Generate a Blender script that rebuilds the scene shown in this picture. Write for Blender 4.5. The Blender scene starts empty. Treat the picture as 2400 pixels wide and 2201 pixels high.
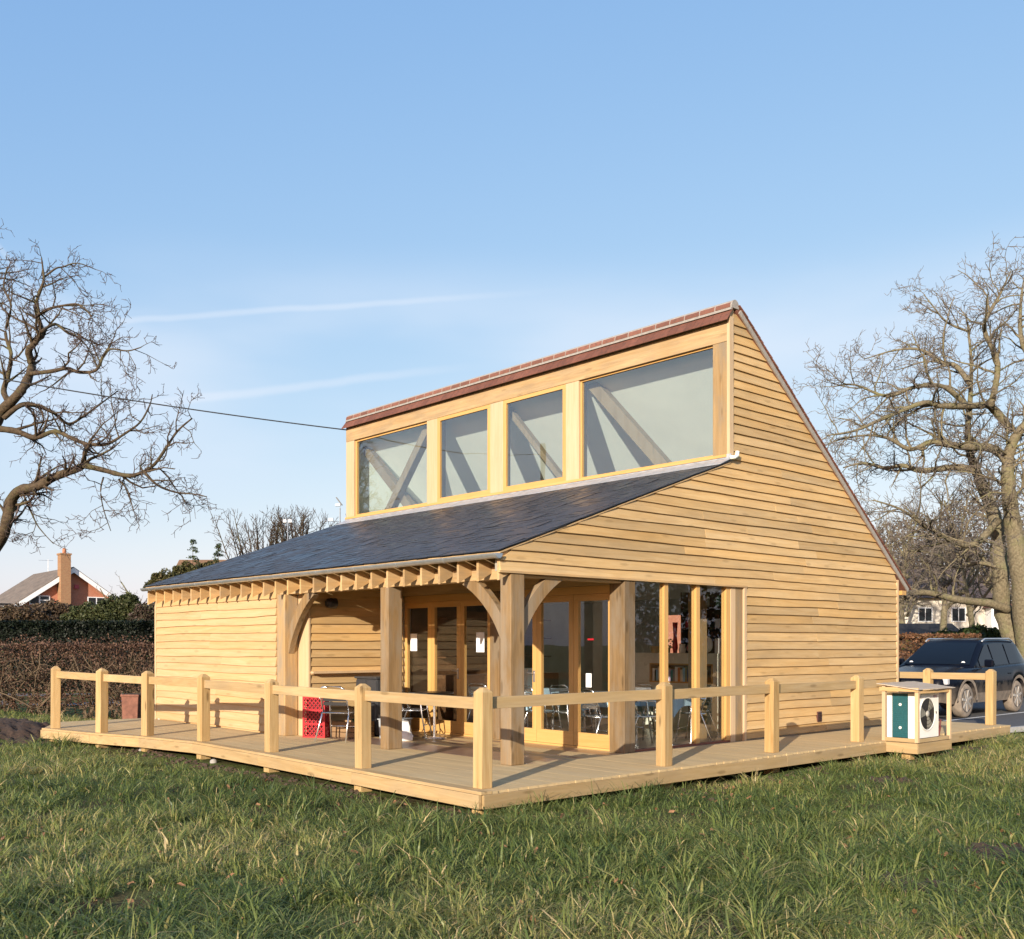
import bpy, math, random
import numpy as np
from mathutils import Vector
random.seed(7)
RNG = np.random.default_rng(11)
S = bpy.context.scene
COL = S.collection

# ------------------------------------------------------------------ camera, sky, sun, exposure
YAW = 0.735
FPX, UH, VH, EYE = 2397.6, 1200.0, 1509.65, 1.5
FW = Vector((-math.cos(YAW), math.sin(YAW), 0)); RT = Vector((math.sin(YAW), math.cos(YAW), 0)); UP = Vector((0, 0, 1))
CAM = Vector((9.342, -8.427, EYE))
cam = bpy.data.cameras.new('camera'); camo = bpy.data.objects.new('camera', cam); COL.objects.link(camo)
camo.location = CAM
camo.rotation_euler = (math.pi / 2, 0, math.atan2(-FW.x, FW.y))
cam.sensor_width = 36; cam.lens = 36 * FPX / 2400; cam.shift_x = 0; cam.shift_y = (VH - 1100.5) / 2400
cam.clip_start = .1; cam.clip_end = 5000
S.camera = camo
SUN_EL = math.radians(16.5)
SUN_AZ = math.atan2(.446, -.895)          # from +Y, clockwise towards +X
sun_dir = Vector((math.sin(SUN_AZ) * math.cos(SUN_EL), math.cos(SUN_AZ) * math.cos(SUN_EL), math.sin(SUN_EL)))
w = bpy.data.worlds.new('World'); S.world = w; w.use_nodes = True
nt = w.node_tree; nt.nodes.clear()
def N(nt, t, **kw):
    n = nt.nodes.new(t)
    for k, v in kw.items(): setattr(n, k, v)
    return n
out = N(nt, 'ShaderNodeOutputWorld'); bg = N(nt, 'ShaderNodeBackground')
sky = N(nt, 'ShaderNodeTexSky', sky_type='NISHITA', sun_disc=False, sun_elevation=SUN_EL, sun_rotation=SUN_AZ)
sky.air_density = 1.0; sky.dust_density = 1.0; sky.ozone_density = 1.6; sky.altitude = 20
bg.inputs['Strength'].default_value = .15
def vmath(op, a, b=None):
    n = N(nt, 'ShaderNodeVectorMath', operation=op)
    nt.links.new(a, n.inputs[0])
    if b is not None:
        if isinstance(b, (tuple, Vector)): n.inputs[1].default_value = b
        else: nt.links.new(b, n.inputs[1])
    return n.outputs['Value'] if op in ('DOT_PRODUCT', 'LENGTH') else n.outputs[0]
def m(op, a, b=0.0, c=None):
    n = N(nt, 'ShaderNodeMath', operation=op)
    for i, x in enumerate((a, b, c)):
        if x is None: continue
        if isinstance(x, (int, float)): n.inputs[i].default_value = x
        else: nt.links.new(x, n.inputs[i])
    return n.outputs[0]
def sstep(x, a, b):
    n = N(nt, 'ShaderNodeMapRange', interpolation_type='SMOOTHSTEP')
    nt.links.new(x, n.inputs[0]); n.inputs[1].default_value = a; n.inputs[2].default_value = b
    return n.outputs[0]
tc = N(nt, 'ShaderNodeTexCoord'); D = tc.outputs['Generated']
def pdir(u, v): return (FW + RT * (u - UH) / FPX + UP * (VH - v) / FPX).normalized()
wis = N(nt, 'ShaderNodeTexNoise'); wis.inputs['Scale'].default_value = 14; wis.inputs['Detail'].default_value = 6
nt.links.new(D, wis.inputs['Vector'])
total = None
def trail(a, b, width, strength, fade_a, fade_b):
    """a thin vapour trail on the great circle through two sky directions"""
    global total
    n = a.cross(b).normalized(); t = (b - a).normalized()
    dist = m('ABSOLUTE', m('ADD', vmath('DOT_PRODUCT', D, n), m('MULTIPLY', m('SUBTRACT', wis.outputs['Fac'], .5), width * 1.2)))
    core = m('SUBTRACT', 1.0, sstep(dist, width * .1, width))
    along = vmath('DOT_PRODUCT', D, t)
    la, lb = a.dot(t), b.dot(t)
    msk = m('MULTIPLY', sstep(along, la - fade_a, la + .02), m('SUBTRACT', 1.0, sstep(along, lb - fade_b, lb + fade_b)))
    x = m('MULTIPLY', m('MULTIPLY', core, msk), strength)
    total = x if total is None else m('ADD', total, x)
trail(pdir(255, 754), pdir(1080, 697), .0042, .34, .02, .12)
trail(pdir(430, 938), pdir(1000, 872), .006, .42, .10, .08)
trail(pdir(-30, 545), pdir(120, 740), .004, .3, .05, .08)
# thin cirrus veil low in the sky
mp = N(nt, 'ShaderNodeMapping'); mp.inputs['Scale'].default_value = (1.5, 1.5, 5.0)
nt.links.new(D, mp.inputs['Vector'])
cir = N(nt, 'ShaderNodeTexNoise'); cir.inputs['Scale'].default_value = 1.6; cir.inputs['Detail'].default_value = 4; cir.inputs['Roughness'].default_value = .45
nt.links.new(mp.outputs[0], cir.inputs['Vector'])
sep = N(nt, 'ShaderNodeSeparateXYZ'); nt.links.new(D, sep.inputs[0])
elev = sep.outputs[2]
band = m('MULTIPLY', sstep(elev, .02, .24), m('SUBTRACT', 1.0, sstep(elev, .27, .37)))
veil = m('MULTIPLY', m('MULTIPLY', sstep(cir.outputs['Fac'], .34, .72), band), .8)
total = m('MINIMUM', m('ADD', total, veil), .8)
mix = N(nt, 'ShaderNodeMix', data_type='RGBA')
srgb = N(nt, 'ShaderNodeSeparateColor'); nt.links.new(sky.outputs[0], srgb.inputs[0]); crgb = N(nt, 'ShaderNodeCombineColor')
for i, (e_, g_) in enumerate(((.80, 1.02), (.54, 1.40), (.25, 2.46))):      # hazy winter sky: softer contrast from zenith to horizon
    nt.links.new(m('MULTIPLY', m('POWER', srgb.outputs[i], e_), g_), crgb.inputs[i])
nt.links.new(total, mix.inputs[0]); nt.links.new(crgb.outputs[0], mix.inputs[6]); mix.inputs[7].default_value = (3.0, 3.4, 3.95, 1)
nt.links.new(mix.outputs[2], bg.inputs['Color']); nt.links.new(bg.outputs[0], out.inputs[0])

sl = bpy.data.lights.new('sun', 'SUN'); so = bpy.data.objects.new('sun', sl); COL.objects.link(so)
sl.energy = 4.6; sl.angle = math.radians(.53); sl.color = (1, .885, .73)
so.rotation_euler = sun_dir.to_track_quat('Z', 'Y').to_euler()
so.location = (0, -20, 30)
S.view_settings.view_transform = 'Standard'; S.view_settings.look = 'None'; S.view_settings.gamma = 1
S.view_settings.use_curve_mapping = False
S.view_settings.exposure = 0.75
S.cycles.max_bounces = 8; S.cycles.transparent_max_bounces = 16; S.cycles.caustics_reflective = False; S.cycles.caustics_refractive = False
S.cycles.use_denoising = True

# ------------------------------------------------------------------ helpers
def F(k, s, z=0.0):
    """a place k metres ahead of the photographer and s metres to the right"""
    p = CAM + FW * k + RT * s
    return Vector((p.x, p.y, z))
def at(u, v, k):
    return CAM + FW * k + RT * ((u - UH) / FPX * k) + UP * ((VH - v) / FPX * k)

class MB:
    def __init__(s): s.v = []; s.f = []
    def add(s, vs, fs):
        b = len(s.v); s.v.extend([tuple(x) for x in vs]); s.f.extend([tuple(i + b for i in q) for q in fs]); return s
    def box(s, x0, x1, y0, y1, z0, z1):
        return s.add([(x0,y0,z0),(x1,y0,z0),(x1,y1,z0),(x0,y1,z0),(x0,y0,z1),(x1,y0,z1),(x1,y1,z1),(x0,y1,z1)],
                     [(3,2,1,0),(4,5,6,7),(0,1,5,4),(1,2,6,5),(2,3,7,6),(3,0,4,7)])
    def obox(s, c, ax, ay, az, hx, hy, hz):
        c = Vector(c); vs = []
        for sz in (-1, 1):
            for sx, sy in ((-1,-1),(1,-1),(1,1),(-1,1)): vs.append(c + ax*hx*sx + ay*hy*sy + az*hz*sz)
        return s.add(vs, [(3,2,1,0),(4,5,6,7),(0,1,5,4),(1,2,6,5),(2,3,7,6),(3,0,4,7)])
    def prism(s, poly, axis, a, b):
        """extrude a 2-D outline along an axis: x (poly is y,z), y (x,z) or z (x,y)"""
        n = len(poly)
        def P(p, t):
            return {'x': (t, p[0], p[1]), 'y': (p[0], t, p[1]), 'z': (p[0], p[1], t)}[axis]
        vs = [P(p, a) for p in poly] + [P(p, b) for p in poly]
        fs = [tuple(range(n))[::-1], tuple(range(n, 2*n))] + [(i, (i+1) % n, n + (i+1) % n, n + i) for i in range(n)]
        return s.add(vs, fs)
    def tube(s, pts, rad, sides=8, caps=True):
        pts = [Vector(p) for p in pts]; n = len(pts)
        if not isinstance(rad, (list, tuple)): rad = [rad] * n
        ref = None; rings = []
        for i in range(n):
            d = (pts[min(i+1, n-1)] - pts[max(i-1, 0)])
            if d.length < 1e-9: d = Vector((0, 0, 1))
            d.normalize()
            if ref is None: ref = Vector((0, 0, 1)) if abs(d.z) < .9 else Vector((1, 0, 0))
            a = d.cross(ref)
            if a.length < 1e-5: a = d.orthogonal()
            a.normalize(); b = d.cross(a); ref = -b if False else ref
            rings.append([pts[i] + (a * math.cos(t) + b * math.sin(t)) * rad[i] for t in [2*math.pi*j/sides for j in range(sides)]])
        vs = [q for r in rings for q in r]
        fs = [(i*sides+j, i*sides+(j+1) % sides, (i+1)*sides+(j+1) % sides, (i+1)*sides+j) for i in range(n-1) for j in range(sides)]
        if caps: fs += [tuple(range(sides))[::-1], tuple(range((n-1)*sides, n*sides))]
        return s.add(vs, fs)
    def lathe(s, prof, c, axis='z', sides=24, arc=(0, 2*math.pi), close=True):
        """prof: (radius, height) pairs turned about an axis through c"""
        c = Vector(c); n = len(prof); full = abs(arc[1]-arc[0]-2*math.pi) < 1e-6; m_ = sides if full else sides + 1
        vs = []
        for r, h in prof:
            for j in range(m_):
                t = arc[0] + (arc[1]-arc[0])*j/sides; x, y = r*math.cos(t), r*math.sin(t)
                vs.append(c + {'z': Vector((x, y, h)), 'x': Vector((h, x, y)), 'y': Vector((x, h, y))}[axis])
        fs = []
        for i in range(n-1):
            for j in range(sides if full else sides):
                j2 = (j+1) % m_
                fs.append((i*m_+j, i*m_+j2, (i+1)*m_+j2, (i+1)*m_+j))
        if close and full: fs += [tuple(range(m_))[::-1], tuple(range((n-1)*m_, n*m_))]
        return s.add(vs, fs)
    def build(s, name, mat, parent=None, smooth=False, bevel=0.0):
        me = bpy.data.meshes.new(name); me.from_pydata(s.v, [], s.f); me.update()
        return link(name, me, mat, parent, smooth, bevel)
def link(name, me, mat, parent=None, smooth=False, bevel=0.0):
    if mat is not None and not me.materials: me.materials.append(mat)
    if smooth: me.polygons.foreach_set('use_smooth', [True]*len(me.polygons))
    o = bpy.data.objects.new(name, me); COL.objects.link(o)
    if parent is not None: o.parent = parent
    if bevel:
        b = o.modifiers.new('bevel', 'BEVEL'); b.width = bevel; b.segments = 2; b.limit_method = 'ANGLE'; b.angle_limit = math.radians(40)
    return o
def npmesh(name, V, Fc, mat, parent=None, smooth=False, attr=None):
    """quick mesh from numpy arrays; Fc is (n,3) or (n,4)"""
    me = bpy.data.meshes.new(name); k = Fc.shape[1]
    me.vertices.add(len(V)); me.vertices.foreach_set('co', np.ascontiguousarray(V, dtype=np.float32).ravel())
    me.loops.add(Fc.size); me.loops.foreach_set('vertex_index', np.ascontiguousarray(Fc, dtype=np.int32).ravel())
    me.polygons.add(len(Fc)); me.polygons.foreach_set('loop_start', np.arange(0, Fc.size, k, dtype=np.int32))
    me.update(calc_edges=True)
    if attr is not None:
        a = me.attributes.new('tone', 'FLOAT', 'POINT'); a.data.foreach_set('value', np.ascontiguousarray(attr, dtype=np.float32))
    return link(name, me, mat, parent, smooth)
def tag(o, label=None, cat=None, group=None, kind=None):
    if label: o['label'] = label
    if cat: o['category'] = cat
    if group: o['group'] = group
    if kind: o['kind'] = kind
    return o
def thing(name, label, cat, loc=(0, 0, 0), rz=0.0, group=None):
    o = bpy.data.objects.new(name, None); COL.objects.link(o); o.location = loc; o.rotation_euler = (0, 0, rz); o.empty_display_size = .2
    return tag(o, label, cat, group)
def copy_tree(o, parent=None):
    c = o.copy(); COL.objects.link(c); c.parent = parent
    for ch in list(o.children): copy_tree(ch, c)
    return c

# ------------------------------------------------------------------ materials
def mat_base(name, rough=.6, metal=0.0, spec=.5):
    ma = bpy.data.materials.new(name); ma.use_nodes = True
    b = ma.node_tree.nodes['Principled BSDF']
    b.inputs['Roughness'].default_value = rough; b.inputs['Metallic'].default_value = metal; b.inputs['Specular IOR Level'].default_value = spec
    return ma, ma.node_tree, b
def mixrgb(t, f, a, b, mode='MIX'):
    n = N(t, 'ShaderNodeMix', data_type='RGBA', blend_type=mode)
    for i, x in ((0, f), (6, a), (7, b)):
        if isinstance(x, (int, float)): n.inputs[i].default_value = x
        elif isinstance(x, tuple): n.inputs[i].default_value = x if len(x) == 4 else (*x, 1)
        else: t.links.new(x, n.inputs[i])
    return n.outputs[2]
def noise(t, vec, scale, detail=4, rough=.5, dist=0.0):
    n = N(t, 'ShaderNodeTexNoise'); n.inputs['Scale'].default_value = scale; n.inputs['Detail'].default_value = detail
    n.inputs['Roughness'].default_value = rough; n.inputs['Distortion'].default_value = dist
    if vec is not None: t.links.new(vec, n.inputs['Vector'])
    return n.outputs['Fac']
def ramp(t, x, a, b, c0=0.0, c1=1.0):
    n = N(t, 'ShaderNodeMapRange'); t.links.new(x, n.inputs[0]); n.inputs[1].default_value = a; n.inputs[2].default_value = b
    n.inputs[3].default_value = c0; n.inputs[4].default_value = c1
    return n.outputs[0]
def bump(t, b, h, strength, dist=.01):
    n = N(t, 'ShaderNodeBump'); n.inputs['Strength'].default_value = strength; n.inputs['Distance'].default_value = dist
    t.links.new(h, n.inputs['Height']); t.links.new(n.outputs[0], b.inputs['Normal'])
def flat(name, col, rough=.6, metal=0.0, var=.12, scale=6.0, spec=.5, bmp=0.0, rnd=0.0):
    """plain surface with slight mottling"""
    ma, t, b = mat_base(name, rough, metal, spec)
    tc = N(t, 'ShaderNodeTexCoord')
    f = noise(t, tc.outputs['Object'], scale, 5, .6)
    lo = tuple(c * (1 - var) for c in col); hi = tuple(min(1, c * (1 + var)) for c in col)
    c = mixrgb(t, ramp(t, f, .3, .7), lo, hi)
    if rnd:
        oi = N(t, 'ShaderNodeObjectInfo')
        g = ramp(t, oi.outputs['Random'], 0, 1, 1 - rnd, 1 + rnd)
        c = mixrgb(t, 1.0, c, g, 'MULTIPLY')
    t.links.new(c, b.inputs['Base Color'])
    if bmp: bump(t, b, f, bmp)
    return ma
def wood(name, A, B, axis, rough=.62, var=.22, grey=0.0, knots=.3, stain=.35, spec=.25, hue=.5, grain=1.0):
    """timber: A pale, B dark grain colour; grain runs along the axis; each piece differs a little"""
    ma, t, b = mat_base(name, rough, 0, spec)
    tc = N(t, 'ShaderNodeTexCoord'); oi = N(t, 'ShaderNodeObjectInfo')
    off = N(t, 'ShaderNodeVectorMath', operation='ADD'); t.links.new(tc.outputs['Object'], off.inputs[0])
    sc = N(t, 'ShaderNodeMath', operation='MULTIPLY'); t.links.new(oi.outputs['Random'], sc.inputs[0]); sc.inputs[1].default_value = 37.0
    t.links.new(sc.outputs[0], off.inputs[1])
    mp = N(t, 'ShaderNodeMapping'); s = [16.0 * grain] * 3; s['xyz'.index(axis)] = .9 * grain; mp.inputs['Scale'].default_value = s
    t.links.new(off.outputs[0], mp.inputs['Vector'])
    g1 = noise(t, mp.outputs[0], 1.0, 6, .6, 1.2)
    g2 = noise(t, mp.outputs[0], 4.5, 3, .6, .3)
    g = ramp(t, g1, .32, .72)
    c = mixrgb(t, g, A, B)
    c = mixrgb(t, ramp(t, g2, .45, .75, 0, .35), c, B)
    mp2 = N(t, 'ShaderNodeMapping'); s2 = [3.2] * 3; s2['xyz'.index(axis)] = .8; mp2.inputs['Scale'].default_value = s2
    t.links.new(off.outputs[0], mp2.inputs['Vector'])
    blot = noise(t, mp2.outputs[0], 1.0, 4, .55)
    c = mixrgb(t, ramp(t, blot, .5, .8, 0, stain), c, tuple(x * .55 for x in B))
    if grey:
        gn = noise(t, mp2.outputs[0], 1.7, 5, .6)
        c = mixrgb(t, ramp(t, gn, .42, .62, 0, grey), c, (.25, .205, .15))
    if knots:
        vo = N(t, 'ShaderNodeTexVoronoi'); vo.inputs['Scale'].default_value = 1.0
        mp3 = N(t, 'ShaderNodeMapping'); s3 = [7.0] * 3; s3['xyz'.index(axis)] = 1.7; mp3.inputs['Scale'].default_value = s3
        t.links.new(off.outputs[0], mp3.inputs['Vector']); t.links.new(mp3.outputs[0], vo.inputs['Vector'])
        c = mixrgb(t, ramp(t, vo.outputs['Distance'], .10, .19, knots, 0), c, tuple(x * .4 for x in B))
    # per-piece tone: lightness and warmth
    wn = N(t, 'ShaderNodeTexWhiteNoise', noise_dimensions='1D'); t.links.new(oi.outputs['Random'], wn.inputs['W'])
    lum = ramp(t, oi.outputs['Random'], 0, 1, 1 - var, 1 + var * .75)
    c = mixrgb(t, 1.0, c, lum, 'MULTIPLY')
    c = mixrgb(t, ramp(t, wn.outputs['Value'], .35, 1, 0, hue), c, mixrgb(t, 1.0, c, (1.04, .93, .70), 'MULTIPLY'))
    t.links.new(c, b.inputs['Base Color'])
    bump(t, b, g1, .35, .004)
    return ma
def glass(name, tint=(.965, .975, .97), extra=.0):
    ma = bpy.data.materials.new(name); ma.use_nodes = True; t = ma.node_tree; t.nodes.clear()
    o = N(t, 'ShaderNodeOutputMaterial'); mx = N(t, 'ShaderNodeMixShader'); tr = N(t, 'ShaderNodeBsdfTransparent'); gl = N(t, 'ShaderNodeBsdfGlossy')
    tr.inputs[0].default_value = (*tint, 1); gl.inputs['Roughness'].default_value = .003; gl.inputs[0].default_value = (.95, .97, 1, 1)
    tc = N(t, 'ShaderNodeTexCoord'); wv = noise(t, tc.outputs['Object'], .9, 2, .5); bp = N(t, 'ShaderNodeBump'); bp.inputs['Strength'].default_value = .035; bp.inputs['Distance'].default_value = .05
    t.links.new(wv, bp.inputs['Height']); t.links.new(bp.outputs[0], gl.inputs['Normal'])
    fr = N(t, 'ShaderNodeFresnel'); ge = N(t, 'ShaderNodeNewGeometry'); io = N(t, 'ShaderNodeMapRange'); io.inputs[3].default_value = 1.45; io.inputs[4].default_value = 1/1.45
    t.links.new(ge.outputs['Backfacing'], io.inputs[0]); t.links.new(io.outputs[0], fr.inputs[0])   # a thin sheet reflects alike on both faces
    ad = N(t, 'ShaderNodeMath', operation='ADD'); t.links.new(fr.outputs[0], ad.inputs[0]); ad.inputs[1].default_value = extra
    t.links.new(ad.outputs[0], mx.inputs[0]); t.links.new(tr.outputs[0], mx.inputs[1]); t.links.new(gl.outputs[0], mx.inputs[2]); t.links.new(mx.outputs[0], o.inputs[0])
    return ma
def leafy(name, cols, rough=.55, trans=.35, island=True):
    """leaves and blades: colour drawn per leaf from the 'tone' attribute"""
    ma, t, b = mat_base(name, rough, 0, .3)
    at_ = N(t, 'ShaderNodeAttribute', attribute_name='tone')
    cr = N(t, 'ShaderNodeValToRGB'); e = cr.color_ramp.elements
    n = len(cols)
    e[0].position = 0; e[0].color = (*cols[0], 1); e[1].position = 1; e[1].color = (*cols[-1], 1)
    for i in range(1, n-1):
        x = e.new(i/(n-1)); x.color = (*cols[i], 1)
    t.links.new(at_.outputs['Fac'], cr.inputs[0]); t.links.new(cr.outputs[0], b.inputs['Base Color'])
    if trans:
        o = [q for q in t.nodes if q.type == 'OUTPUT_MATERIAL'][0]
        tl = N(t, 'ShaderNodeBsdfTranslucent'); mx = N(t, 'ShaderNodeMixShader'); mx.inputs[0].default_value = trans
        t.links.new(cr.outputs[0], tl.inputs[0]); t.links.new(b.outputs[0], mx.inputs[1]); t.links.new(tl.outputs[0], mx.inputs[2]); t.links.new(mx.outputs[0], o.inputs[0])
    return ma

OAK_A, OAK_B = (.57, .405, .205), (.475, .305, .128)
M = {}
M['board_y'] = wood('oak_board_y', OAK_A, OAK_B, 'y', var=.17, hue=.6, stain=.45, knots=.3, grey=.16)
M['board_x'] = wood('oak_board_x', (.525, .375, .21), (.45, .295, .135), 'x', var=.07, hue=.4, stain=.25, knots=.25)
M['oak_z'] = wood('oak_post', (.43, .30, .155), (.32, .20, .085), 'z', hue=.2, grey=.8, stain=.5, knots=.4)
M['oak_dark'] = wood('oak_post_weathered', (.30, .20, .10), (.18, .11, .046), 'z', hue=.2, grey=.7, stain=.7, knots=.5)
M['oak_x'] = wood('oak_beam_x', (.58, .41, .22), (.42, .265, .12), 'x', grey=.35, stain=.35)
M['oak_y'] = wood('oak_beam_y', (.56, .39, .2), (.42, .265, .12), 'y', grey=.4)
M['trim_z'] = wood('trim_vertical', (.57, .43, .28), (.50, .35, .20), 'z', var=.1, hue=.3, stain=.15, knots=.1)
M['trim_x'] = wood('trim_long', (.56, .40, .22), (.48, .31, .14), 'x', var=.1, hue=.3, stain=.15, knots=.1)
M['join_z'] = wood('joinery_upright', (.58, .36, .135), (.50, .285, .09), 'z', var=.08, hue=.2, stain=.08, knots=0, rough=.45, spec=.4)
M['join_x'] = wood('joinery_rail', (.58, .36, .135), (.50, .285, .09), 'x', var=.08, hue=.2, stain=.08, knots=0, rough=.45, spec=.4)
M['pine_z'] = wood('softwood_post', (.50, .36, .18), (.345, .215, .085), 'z', var=.13, hue=.4, knots=.75, stain=.3)
M['pine_x'] = wood('softwood_rail_x', (.48, .345, .18), (.37, .245, .11), 'x', var=.1, hue=.3, knots=.5, stain=.25, grey=.2)
M['pine_y'] = wood('softwood_rail_y', (.45, .33, .18), (.35, .24, .11), 'y', var=.1, hue=.3, knots=.5, stain=.25, grey=.25)
M['deck'] = wood('deck_board', (.56, .425, .235), (.49, .355, .185), 'x', var=.035, hue=.15, stain=.18, knots=.2, rough=.75, grey=.15, spec=.15)
M['rough_ply'] = wood('weathered_ply', (.50, .44, .36), (.40, .33, .25), 'y', var=.05, stain=.2, knots=0)
M['lead'] = flat('lead_flashing', (.42, .43, .45), .45, .3, .2, 8)
M['zinc'] = flat('galvanised_steel', (.52, .54, .56), .32, .75, .12, 9)
M['white'] = flat('white_plaster', (.72, .76, .70), .8, 0, .05, 3)
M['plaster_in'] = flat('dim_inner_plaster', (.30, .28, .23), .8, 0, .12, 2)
M['ceiling'] = flat('pale_ceiling_board', (.93, .94, .87), .7, 0, .04, 2)
M['plaster_grey'] = flat('grey_green_plaster', (.70, .72, .63), .8, 0, .12, 4)
M['dark'] = flat('dark_fitting', (.015, .015, .017), .4)
M['steel'] = flat('brushed_steel', (.55, .55, .56), .3, .9, .08)
M['alu'] = flat('polished_aluminium', (.78, .79, .81), .22, .95, .05)
M['paper'] = flat('paper', (.78, .8, .82), .7, 0, .02)
M['glass'] = glass('window_glass')
M['glass_up'] = glass('clerestory_glass', (.965, 1, .99), .075)
M['mortar'] = flat('lime_mortar', (.30, .275, .245), .9, 0, .2, 20, bmp=.3)
M['floor_in'] = flat('brown_quarry_floor', (.22, .14, .10), .35, 0, .2, 5)

def slate_mat():
    ma, t, b = mat_base('roof_slate', .42, 0, .42)
    tc = N(t, 'ShaderNodeTexCoord'); oi = N(t, 'ShaderNodeObjectInfo'); geo = N(t, 'ShaderNodeNewGeometry')
    n1 = noise(t, tc.outputs['Object'], 5, 5, .6)
    r = N(t, 'ShaderNodeMath', operation='ADD'); t.links.new(oi.outputs['Random'], r.inputs[0]); t.links.new(geo.outputs['Random Per Island'], r.inputs[1])
    fr = N(t, 'ShaderNodeMath', operation='FRACT'); t.links.new(r.outputs[0], fr.inputs[0])
    c = mixrgb(t, fr.outputs[0], (.015, .018, .025), (.040, .042, .05))
    c = mixrgb(t, ramp(t, n1, .45, .8, 0, .6), c, (.06, .055, .055))
    t.links.new(c, b.inputs['Base Color'])
    t.links.new(ramp(t, fr.outputs[0], 0, 1, .34, .56), b.inputs['Roughness'])
    n2 = noise(t, tc.outputs['Object'], 22, 4, .6); bump(t, b, n2, .5, .006)
    return ma
def tile_mat(name, a, b_, dirt):
    ma, t, b = mat_base(name, .8, 0, .2)
    tc = N(t, 'ShaderNodeTexCoord'); oi = N(t, 'ShaderNodeObjectInfo'); geo = N(t, 'ShaderNodeNewGeometry')
    r = N(t, 'ShaderNodeMath', operation='ADD'); t.links.new(oi.outputs['Random'], r.inputs[0]); t.links.new(geo.outputs['Random Per Island'], r.inputs[1])
    fr = N(t, 'ShaderNodeMath', operation='FRACT'); t.links.new(r.outputs[0], fr.inputs[0])
    c = mixrgb(t, fr.outputs[0], a, b_)
    n1 = noise(t, tc.outputs['Object'], 14, 5, .65)
    c = mixrgb(t, ramp(t, n1, .45, .75, 0, .7), c, dirt)
    t.links.new(c, b.inputs['Base Color']); bump(t, b, n1, .4, .004)
    return ma
M['slate'] = slate_mat(); M['clay_dark'] = tile_mat('clay_tile_dark', (.14, .058, .04), (.19, .08, .055), (.06, .04, .034))
M['clay'] = tile_mat('clay_tile', (.16, .07, .05), (.24, .105, .075), (.085, .058, .048))

# ------------------------------------------------------------------ the timber building
L = -10.62; W = 9.745; CY = 4.505; DY = 2.2; RX = -5.2; LX = -5.5
RS = .3513
def zr(y): return 2.64 + RS * (y + .22)                 # top of the slates on the low roof
def zb(y): return 6.66 - (y - 4.62) * (6.66 - 2.56) / (10.0 - 4.62)   # back roof, underside line of the verge
B = thing('timber_building', 'oak boarded pavilion with slate lean-to roof and tall clerestory windows', 'building')

# inner shells (the walls behind the boards)
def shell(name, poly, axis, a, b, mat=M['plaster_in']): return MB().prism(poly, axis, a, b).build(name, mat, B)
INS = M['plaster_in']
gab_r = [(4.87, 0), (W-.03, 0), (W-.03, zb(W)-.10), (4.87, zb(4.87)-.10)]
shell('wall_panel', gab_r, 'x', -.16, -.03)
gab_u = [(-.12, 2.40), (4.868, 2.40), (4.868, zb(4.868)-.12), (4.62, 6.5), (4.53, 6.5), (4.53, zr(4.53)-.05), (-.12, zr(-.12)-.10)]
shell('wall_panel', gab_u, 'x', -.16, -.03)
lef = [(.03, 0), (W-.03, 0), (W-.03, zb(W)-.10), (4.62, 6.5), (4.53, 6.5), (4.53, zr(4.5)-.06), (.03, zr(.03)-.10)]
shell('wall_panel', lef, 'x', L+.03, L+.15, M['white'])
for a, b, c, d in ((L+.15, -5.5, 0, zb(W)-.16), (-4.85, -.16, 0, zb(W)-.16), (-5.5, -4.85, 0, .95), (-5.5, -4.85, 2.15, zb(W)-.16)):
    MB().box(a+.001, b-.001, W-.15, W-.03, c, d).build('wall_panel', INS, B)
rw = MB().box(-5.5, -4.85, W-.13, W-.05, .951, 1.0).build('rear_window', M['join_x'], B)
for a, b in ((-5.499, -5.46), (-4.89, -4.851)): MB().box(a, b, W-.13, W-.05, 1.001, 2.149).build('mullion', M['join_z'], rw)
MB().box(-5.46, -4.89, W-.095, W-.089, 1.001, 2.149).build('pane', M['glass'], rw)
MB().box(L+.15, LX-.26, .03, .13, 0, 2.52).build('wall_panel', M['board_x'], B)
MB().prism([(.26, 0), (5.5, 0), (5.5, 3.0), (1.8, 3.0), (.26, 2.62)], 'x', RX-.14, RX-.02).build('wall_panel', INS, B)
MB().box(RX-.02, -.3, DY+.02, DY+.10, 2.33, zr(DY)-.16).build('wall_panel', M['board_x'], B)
MB().box(L+.15, -.03, .30, W-.15, -.22, .0).build('floor_slab', M['floor_in'], B)

# weatherboards with wavy lower edges
def wav(seed, amp):
    ph = [random.uniform(0, 6.28) for _ in range(4)]; fr = [random.uniform(.7, 1.4), random.uniform(1.8, 3.2), random.uniform(4, 6.5), random.uniform(9, 13)]
    am = [amp, amp*.6, amp*.25, amp*.12]
    return lambda s: sum(a*math.sin(f*s+p) for a, f, p in zip(am, fr, ph))
def board(P, lo, hi, z0, z1, wv, mat, step=.32, thick=.042):
    """P(s, out, z) -> xyz; lo/hi: functions of z giving the ends; wv waves the lower edge"""
    n = max(2, int((max(hi(z0), hi(z1)) - min(lo(z0), lo(z1))) / step))
    vs = []; jt = random.uniform(-.004, .004); jz = random.uniform(-.003, .003)
    for i in range(n+1):
        for z, o1, low in ((z1, .002, 0), (z1, .009, 0), (z0, thick+jt, 1), (z0, .004, 1)):
            a, b = lo(z), hi(z); s = a + (b-a)*i/n
            zz = z + (wv(s) + jz if low else 0)
            vs.append(P(s, o1, zz))
    fs = []
    for i in range(n):
        a, b = i*4, i*4+4
        fs += [(a, a+1, b+1, b), (a+1, a+2, b+2, b+1), (a+2, a+3, b+3, b+2), (a+3, a, b, b+3)]
    fs += [(0, 3, 2, 1), (n*4, n*4+1, n*4+2, n*4+3)]
    mb = MB(); mb.v = [tuple(v) for v in vs]; mb.f = fs
    return mb.build('weatherboard', mat, B)
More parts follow.
